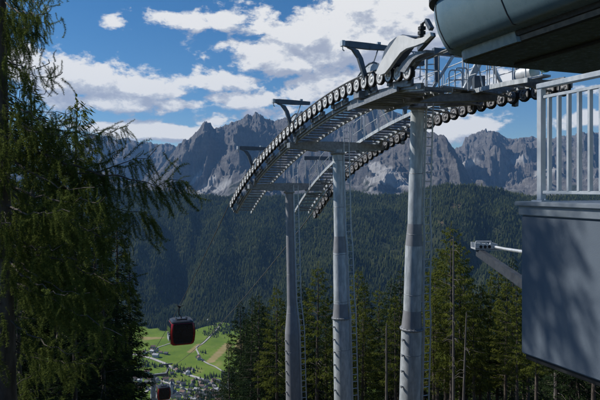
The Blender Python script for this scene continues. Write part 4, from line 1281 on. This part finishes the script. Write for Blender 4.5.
# dead trunks
def snag(u, vtop, Y, label, rb, branchy, lean=0):
    t = PT(u, vtop, Y); g = gz(t.x, t.y); h = t.z - g
    root = empty('dead_tree', (t.x, t.y, g)); r = random.Random(int(u))
    m = MB(); m.local = True
    m.tube([(lean * h * (1 - f), 0, h * f - .5 * (f == 0)) for f in (0, .25, .5, .75, .93, 1)], [rb * 1.2, rb, rb * .85, rb * .7, rb * .58, rb * .25], 9); m.build('trunk', M['deadwood'], root)
    b = MB(); b.local = True
    for k in range(branchy):
        z = h * r.uniform(.3, .98); a = r.uniform(0, 6.28); l = r.uniform(.2, 1.0)
        b.tube([(lean * h * (1 - z / h), 0, z), (lean * h * (1 - z / h) + math.cos(a) * l * .5, math.sin(a) * l * .5, z + .03), (lean * h * (1 - z / h) + math.cos(a) * l, math.sin(a) * l, z - l * .3)], [.028, .018, .006], 5)
    b.build('branch', M['deadwood'], root)
    tag(root, label, 'dead tree', 'bare grey trunks')
snag(386.5, 323, 40, 'broken grey snag left of the nearest mast', .09, 5)
snag(453.5, 236, 44, 'tall bare trunk in front of the tallest larch', .10, 26)
snag(466.5, 312, 42, 'shorter leaning bare trunk with a forked top right of the tall bare trunk', .085, 14, -.035)
snag(556, 330, 30, 'pale bare trunk under the platform wall', .13, 8)

# left-hand stand of spruces
GL = 'dark trees on the left side'
place('n1', 38, 82, 15.5, 'dark spruce spire rising behind the near larch on the left', GL)
place('nl', 70, 97, 17, 'slender larch spire beside the dark spruce spire on the left', GL)
place('n2', 117, 205, 19, 'dark spruce spire under the long drooping larch branches', GL)
place('n1', 93, 190, 16, 'dense dark spruce left of the small spire under the larch branches', GL)
place('n2', 8, 40, 13, 'dense dark spruce at the left border behind the near larch', GL)
place('n1', 55, 150, 13.5, 'broad dark spruce in the middle of the left stand', GL, wide=1.15)
place('n2', 130, 255, 22, 'dark spruce at the right edge of the left stand', GL)
place('n1', 105, 262, 14, 'low dark spruce filling the bottom of the left stand', GL, wide=1.1)
place('n1', 20, 230, 10.5, 'low bushy spruce at the bottom left corner', GL, wide=1.1)
place('n1', 82, 168, 20, 'dense dark spruce deep in the left stand behind the thin spires', GL, wide=1.3)
place('n2', 104, 232, 18, 'dark spruce between the two drooping lower larch branches', GL, wide=1.3)
place('n1', 30, 120, 18, 'wide dark spruce deep behind the near larch trunk', GL, wide=1.3)
place('n2', 74, 275, 11.5, 'low spruce in front of the left stand, near the bottom border', GL, wide=1.25)
for u, Y in ((125, 24), (131, 27), (120, 21)):
    snag(u, 320, Y, 'bare trunk at the shaded right foot of the left stand', .10, 6)

# the near larch: hanging twigs set with needle tufts
def twig(seed, n=26, needles=11, upright=0.0):
    r = np.random.default_rng(seed); V = []; T_ = []
    t = np.linspace(.04, 1, n)
    bx = .16 * np.sin(t * 3.4 + r.uniform(0, 6)) * t; by = .16 * np.sin(t * 2.1 + r.uniform(0, 6)) * t
    base = np.stack([bx, by, -t], -1)
    for i in range(n):
        tn = np.clip(r.normal(.42, .2), 0, 1); m = needles
        a = r.uniform(0, 6.28, m); el = r.uniform(-.25, .95, m)
        d = np.stack([np.cos(a) * np.cos(el), np.sin(a) * np.cos(el), -np.sin(el)], -1)
        s = np.cross(d, r.normal(0, 1, d.shape)); s /= np.linalg.norm(s, axis=1)[:, None]
        L = r.uniform(.07, .14, m)[:, None] * (1.1 - .4 * t[i]); W = .0065
        b = base[i]
        V.append(np.stack([b + s * W, b - s * W, b + d * L], 1)); T_.append(np.full(m * 3, tn))
    # stem
    for i in range(n - 1):
        w = .010 * (1 - t[i] * .7)
        a, b = base[i], base[i + 1]
        V.append(np.stack([a + [w, 0, 0], a - [w, 0, 0], b], 0)[None]); T_.append(np.full(3, .15))
    return np.concatenate(V).reshape(-1, 3), np.concatenate(T_)
twigs = [twig(500 + k) for k in range(6)]
twigs_far = [twig(600 + k, 15, 5) for k in range(4)]
def near_larch(name, base, h, rb, branches, label, dens=1.0):
    root = empty(name, base); r = np.random.default_rng(900 + len(branches))
    m = MB(); m.local = True
    pts = [(math.sin(z * .5) * .05, math.cos(z * .6) * .04, z) for z in np.linspace(-.6, h, 14)]
    m.tube(pts, [rb * (1 - .93 * (k / 13)) for k in range(14)], 12)
    VV = []; TT = []
    for bi, (z0, end, sag, tl) in enumerate(branches):
        s = Vector((0, 0, z0)); e = Vector(end); L = (e - s).length
        k = 14; P = []
        wob = [Vector(r.normal(0, .035, 3)) for _ in range(k + 1)]
        for i in range(k + 1):
            f = i / k; x = s.lerp(e, f); x.z -= sag * 4 * f * (1 - f) * .5 ; x += wob[i] * f; P.append(x)
        m.tube(P, [max(.005, .022 * (L / 2.5) * (1 - f_ / k) ** .8) for f_ in range(k + 1)], 6)
        Pn = np.array([tuple(x) for x in P])
        n = int(L * (32 if bi < 10 else 21) * dens)
        fs = r.uniform(.12, 1, n) ** (.62 if bi < 10 else .85)
        # side branchlets then hanging twigs
        for f in fs:
            c = np.array([np.interp(f, np.linspace(0, 1, k + 1), Pn[:, j]) for j in range(3)])
            V, T_ = twigs[r.integers(len(twigs))]
            ln = tl * r.uniform(.3, 1.1) * (1 - .45 * abs(f - .45))
            a = r.uniform(0, 6.28); tilt = r.normal(.35, .3)
            out = (np.array(e) - np.array(s)); out = out / (np.linalg.norm(out) + 1e-6)
            ax = np.array([math.cos(a), math.sin(a), 0])
            # direction mostly down, swept towards the branch tip and outwards
            dn = np.array([0, 0, -1.0]) * (1.0 - .55 * (r.random() < .18)) + out * (.16 + .5 * f**4) + ax * abs(tilt) * .42
            if r.random() < .10: dn = dn * [1, 1, -.25]
            dn /= np.linalg.norm(dn)
            x = np.cross(dn, r.normal(0, 1, 3)); x /= np.linalg.norm(x); y = np.cross(dn, x)
            lat = np.array([-out[1], out[0], 0]) * r.normal(0, .10)
            Vw = V[:, :1] * x * ln + V[:, 1:2] * y * ln + (-V[:, 2:]) * dn * ln
            # needles keep their size whatever the twig length
            VV.append(Vw + c + lat); TT.append(np.clip(T_ + r.normal(0, .1), 0, 1))
        # tip spray
    V = np.concatenate(VV); T_ = np.concatenate(TT)
    np_mesh('crown', V, np.arange(len(V)).reshape(-1, 3), M['larchn'], root, T_)
    m.build('trunk', M['bark'], root)
    tag(root, label, 'tree', GL)
    return root
Yl = 7.6
bx = PT(-16, 187, Yl).x; by = Yl + .5; bg = gz(bx, by)
def LB(u, v, Y, z0, sag=.25, tl=.55):
    e = PT(u, v, Y); return (z0 - bg, (e.x - bx, e.y - by, e.z - bg), sag, tl)
r1 = random.Random(5)
BR = [LB(186, 182, 7.4, .75, .42, .56), LB(160, 147, 7.6, .45, .62, .5), LB(128, 128, 7.9, 1.05, .35, .36), LB(150, 215, 7.9, .55, .3, .6),
      LB(118, 336, 6.6, -1.25, -.05, .5), LB(90, 300, 6.9, -.9, .15, .5), LB(132, 285, 7.6, -.6, .2, .55), LB(108, 160, 8.2, .8, .3, .45),
      LB(40, 10, 6.9, 2.6, .2, .42), LB(33, 28, 7.2, 2.5, .25, .42), LB(28, 48, 7.4, 2.25, .2, .42), LB(46, 2, 7.6, 2.8, .1, .35), LB(62, 75, 7.8, 1.75, .2, .4), LB(50, 62, 7.2, 1.8, .2, .4),
      LB(80, 112, 8.0, 1.35, .25, .4), LB(100, 132, 7.0, 1.0, .3, .45), LB(95, 225, 6.9, .0, .25, .6), LB(130, 240, 7.3, .1, .3, .6)]
for k in range(24):
    v = r1.uniform(120, 370); z0 = (HV - v + r1.uniform(0, 40)) / FPX * by
    BR.append(LB(r1.uniform(55, 128) * (1 if v > 190 else .85), v, r1.uniform(6.6, 8.6), z0, r1.uniform(.1, .3), r1.uniform(.38, .58)))
for k in range(70):
    v = r1.uniform(-40, 420); z0 = (HV - v) / FPX * by + r1.uniform(-.1, .3)
    a = r1.uniform(0, 6.28); l = r1.uniform(.8, 1.7) * (.62 if v < 130 else 1)
    if math.cos(a) > .35: l *= (.55 if v < 60 else .75)
    BR.append((z0 - bg, (math.cos(a) * l, math.sin(a) * l, z0 - bg - .12 + r1.uniform(-.25, .2)), r1.uniform(.05, .3), r1.uniform(.35, .55)))
for k in range(46):
    z0 = r1.uniform(2.4, 7.0); a = r1.uniform(0, 6.28); l = (7.9 - z0) / 5.5 * r1.uniform(.8, 1.5)
    BR.append((z0 - bg, (math.cos(a) * l, math.sin(a) * l, z0 - bg - .1 + r1.uniform(-.2, .2)), r1.uniform(.05, .3), r1.uniform(.3, .5)))
for k in range(17):  # extra branches above the view, added to cast shade on the platform wall
    f = k / 16; z0 = 4.6 + 1.7 * f; a = R(-95 + r1.uniform(-45, 45)); l = (1.25 - .35 * f) * r1.uniform(.75, 1.2)
    BR.append((z0 - bg, (math.cos(a) * l, math.sin(a) * l, z0 - bg - .05), .15, .5))
near_larch('larch_tree', (bx, by, bg), 13.6, .17, BR, 'near larch at the left border with long drooping branches reaching towards the masts', 1.0)

# ------------------------------------------------------------------ haze
M_h, nt, out = mat_new('valley_haze')
vol = nt.nodes.new('ShaderNodeVolumePrincipled'); vol.inputs['Color'].default_value = (.27, .54, 1.0, 1); vol.inputs['Density'].default_value = 3.7e-5; vol.inputs['Anisotropy'].default_value = .1
nt.links.new(vol.outputs[0], out.inputs['Volume'])
m = MB(); m.box((0, 5000, 300), (22000, 11400, 2200)); hz = m.build('haze', M_h, smooth=False); tag(hz, 'pale blue air haze filling the valley', 'haze', kind='stuff')

# ------------------------------------------------------------------ sky with cumulus, sun
SUN_AZ, SUN_EL = R(-71), R(42)              # azimuth from +Y, negative towards -X (the left of the view)
w = bpy.data.worlds.new('World'); scn.world = w; w.use_nodes = True
nt = w.node_tree
for n in list(nt.nodes): nt.nodes.remove(n)
out = nt.nodes.new('ShaderNodeOutputWorld'); bg_ = nt.nodes.new('ShaderNodeBackground')
sky = nt.nodes.new('ShaderNodeTexSky'); sky.sky_type = 'NISHITA'; sky.sun_disc = False
sky.sun_elevation = SUN_EL; sky.sun_rotation = SUN_AZ; sky.altitude = 1700; sky.air_density = 1.0; sky.dust_density = .1; sky.ozone_density = 2.5
tc = nt.nodes.new('ShaderNodeTexCoord')
sx = nt.nodes.new('ShaderNodeSeparateXYZ'); nt.links.new(tc.outputs['Generated'], sx.inputs[0])
az = math_n(nt, 'ARCTAN2', sx.outputs['X'], sx.outputs['Y']); el = math_n(nt, 'ARCSINE', sx.outputs['Z'])
# cumulus banks: (azimuth, elevation, half-width, half-height, strength), degrees
CL_ = []
def bank(u, v, ru, rv, s=1.0):
    a = math.atan((u - 300) / FPX); rho = math.hypot((u - 300) / FPX, 1); e = math.atan((HV - v) / FPX / rho)
    k = math.cos(a) ** 2 / FPX
    CL_.append((a, e, ru * k, rv / FPX * math.cos(a), s))
for b in [(95, 82, 62, 20, 1.0), (62, 84, 34, 22, .9), (150, 88, 42, 14, .9), (20, 60, 30, 22, .7), (150, 131, 60, 9, 1.0), (215, 122, 30, 9, .6), (205, 21, 50, 11, .85), (114, 23, 11, 7, .62),
          (340, 40, 95, 34, 1.1), (285, 62, 45, 14, .95), (400, 25, 70, 40, 1.0), (255, 48, 40, 12, .8), (225, 82, 36, 9, .75), (250, 100, 38, 9, .8), (300, 95, 30, 12, .7), (460, 130, 34, 13, 1.05), (480, 80, 50, 14, .5),
          (595, 118, 50, 10, .8), (110, 102, 70, 10, .9), (178, 104, 34, 8, .7), (110, 128, 50, 8, .8), (200, 132, 40, 7, .85), (275, 112, 30, 8, .6), (330, 82, 40, 18, .8), (395, 75, 45, 25, .9), (360, 10, 40, 16, .8), (-60, 70, 60, 30, .9), (700, 60, 90, 40, .8), (-200, 120, 90, 25, .8), (900, 120, 120, 30, .8)]:
    bank(*b)
def density(daz, de):
    a = math_n(nt, 'ADD', az, daz); e = math_n(nt, 'ADD', el, de)
    cb = nt.nodes.new('ShaderNodeCombineXYZ')
    nt.links.new(math_n(nt, 'MULTIPLY', a, 1.0), cb.inputs[0]); nt.links.new(math_n(nt, 'MULTIPLY', e, 1.75), cb.inputs[1])
    n1 = noise(nt, cb.outputs[0], 10.5, 11, .6, .3)
    n2 = noise(nt, cb.outputs[0], 30, 9, .62, .15)
    nsum = math_n(nt, 'ADD', math_n(nt, 'MULTIPLY', n1, .62), math_n(nt, 'MULTIPLY', n2, .38))
    tot = None
    for (ca, ce, ra, re, s) in CL_:
        x = math_n(nt, 'DIVIDE', math_n(nt, 'SUBTRACT', a, ca), ra); y = math_n(nt, 'DIVIDE', math_n(nt, 'SUBTRACT', e, ce), re)
        d2 = math_n(nt, 'ADD', math_n(nt, 'MULTIPLY', x, x), math_n(nt, 'MULTIPLY', y, y))
        g = math_n(nt, 'MULTIPLY', math_n(nt, 'POWER', 2.718, math_n(nt, 'MULTIPLY', d2, -.9)), s)
        tot = g if tot is None else math_n(nt, 'MAXIMUM', tot, g)
    return math_n(nt, 'ADD', math_n(nt, 'MULTIPLY', tot, .5), math_n(nt, 'MULTIPLY', math_n(nt, 'SUBTRACT', nsum, .5), 1.55))
d0 = density(0, 0)
d1 = density(-.016, .022)
alpha = mrange(nt, d0, .105, .27)
lit = mrange(nt, math_n(nt, 'SUBTRACT', d0, d1), -.2, .17)
CB = 9.6
cloudc = ramp(nt, lit, [(0, (.48 * CB, .52 * CB, .63 * CB)), (.45, (.70 * CB, .735 * CB, .80 * CB)), (.85, (1.05 * CB, 1.04 * CB, 1.02 * CB))])
hs = nt.nodes.new('ShaderNodeHueSaturation'); hs.inputs['Saturation'].default_value = 1.32; hs.inputs['Value'].default_value = .98
nt.links.new(sky.outputs[0], hs.inputs['Color'])
mixs = mixc(nt, math_n(nt, 'MULTIPLY', alpha, .97), hs.outputs[0], cloudc)
nt.links.new(mixs, bg_.inputs[0]); bg_.inputs[1].default_value = .09
nt.links.new(bg_.outputs[0], out.inputs[0])
try: w.cycles.sampling_method = 'MANUAL'; w.cycles.sample_map_resolution = 1024
except Exception: pass

sl = bpy.data.lights.new('sun', 'SUN'); sl.energy = 4.8; sl.angle = R(.55); sl.color = (1, .955, .88)
so = bpy.data.objects.new('sun', sl); col.objects.link(so)
sd = Vector((math.sin(SUN_AZ) * math.cos(SUN_EL), math.cos(SUN_AZ) * math.cos(SUN_EL), math.sin(SUN_EL)))
so.rotation_euler = sd.to_track_quat('Z', 'Y').to_euler(); so.location = (-40, 20, 60)

# ------------------------------------------------------------------ camera
cam = bpy.data.cameras.new('camera'); co = bpy.data.objects.new('camera', cam); col.objects.link(co)
cam.sensor_width = 36; cam.lens = 36 * FPX / 600; cam.shift_y = -(200 - HV) / 600
cam.clip_start = .05; cam.clip_end = 40000
co.location = (0, 0, 0); co.rotation_euler = (R(90), 0, 0)
scn.camera = co

vs = scn.view_settings
vs.view_transform = 'Standard'; vs.look = 'None'; vs.exposure = .0; vs.gamma = 1; vs.use_curve_mapping = False
scn.cycles.max_bounces = 6; scn.cycles.diffuse_bounces = 3; scn.cycles.volume_bounces = 0
scn.cycles.use_denoising = True
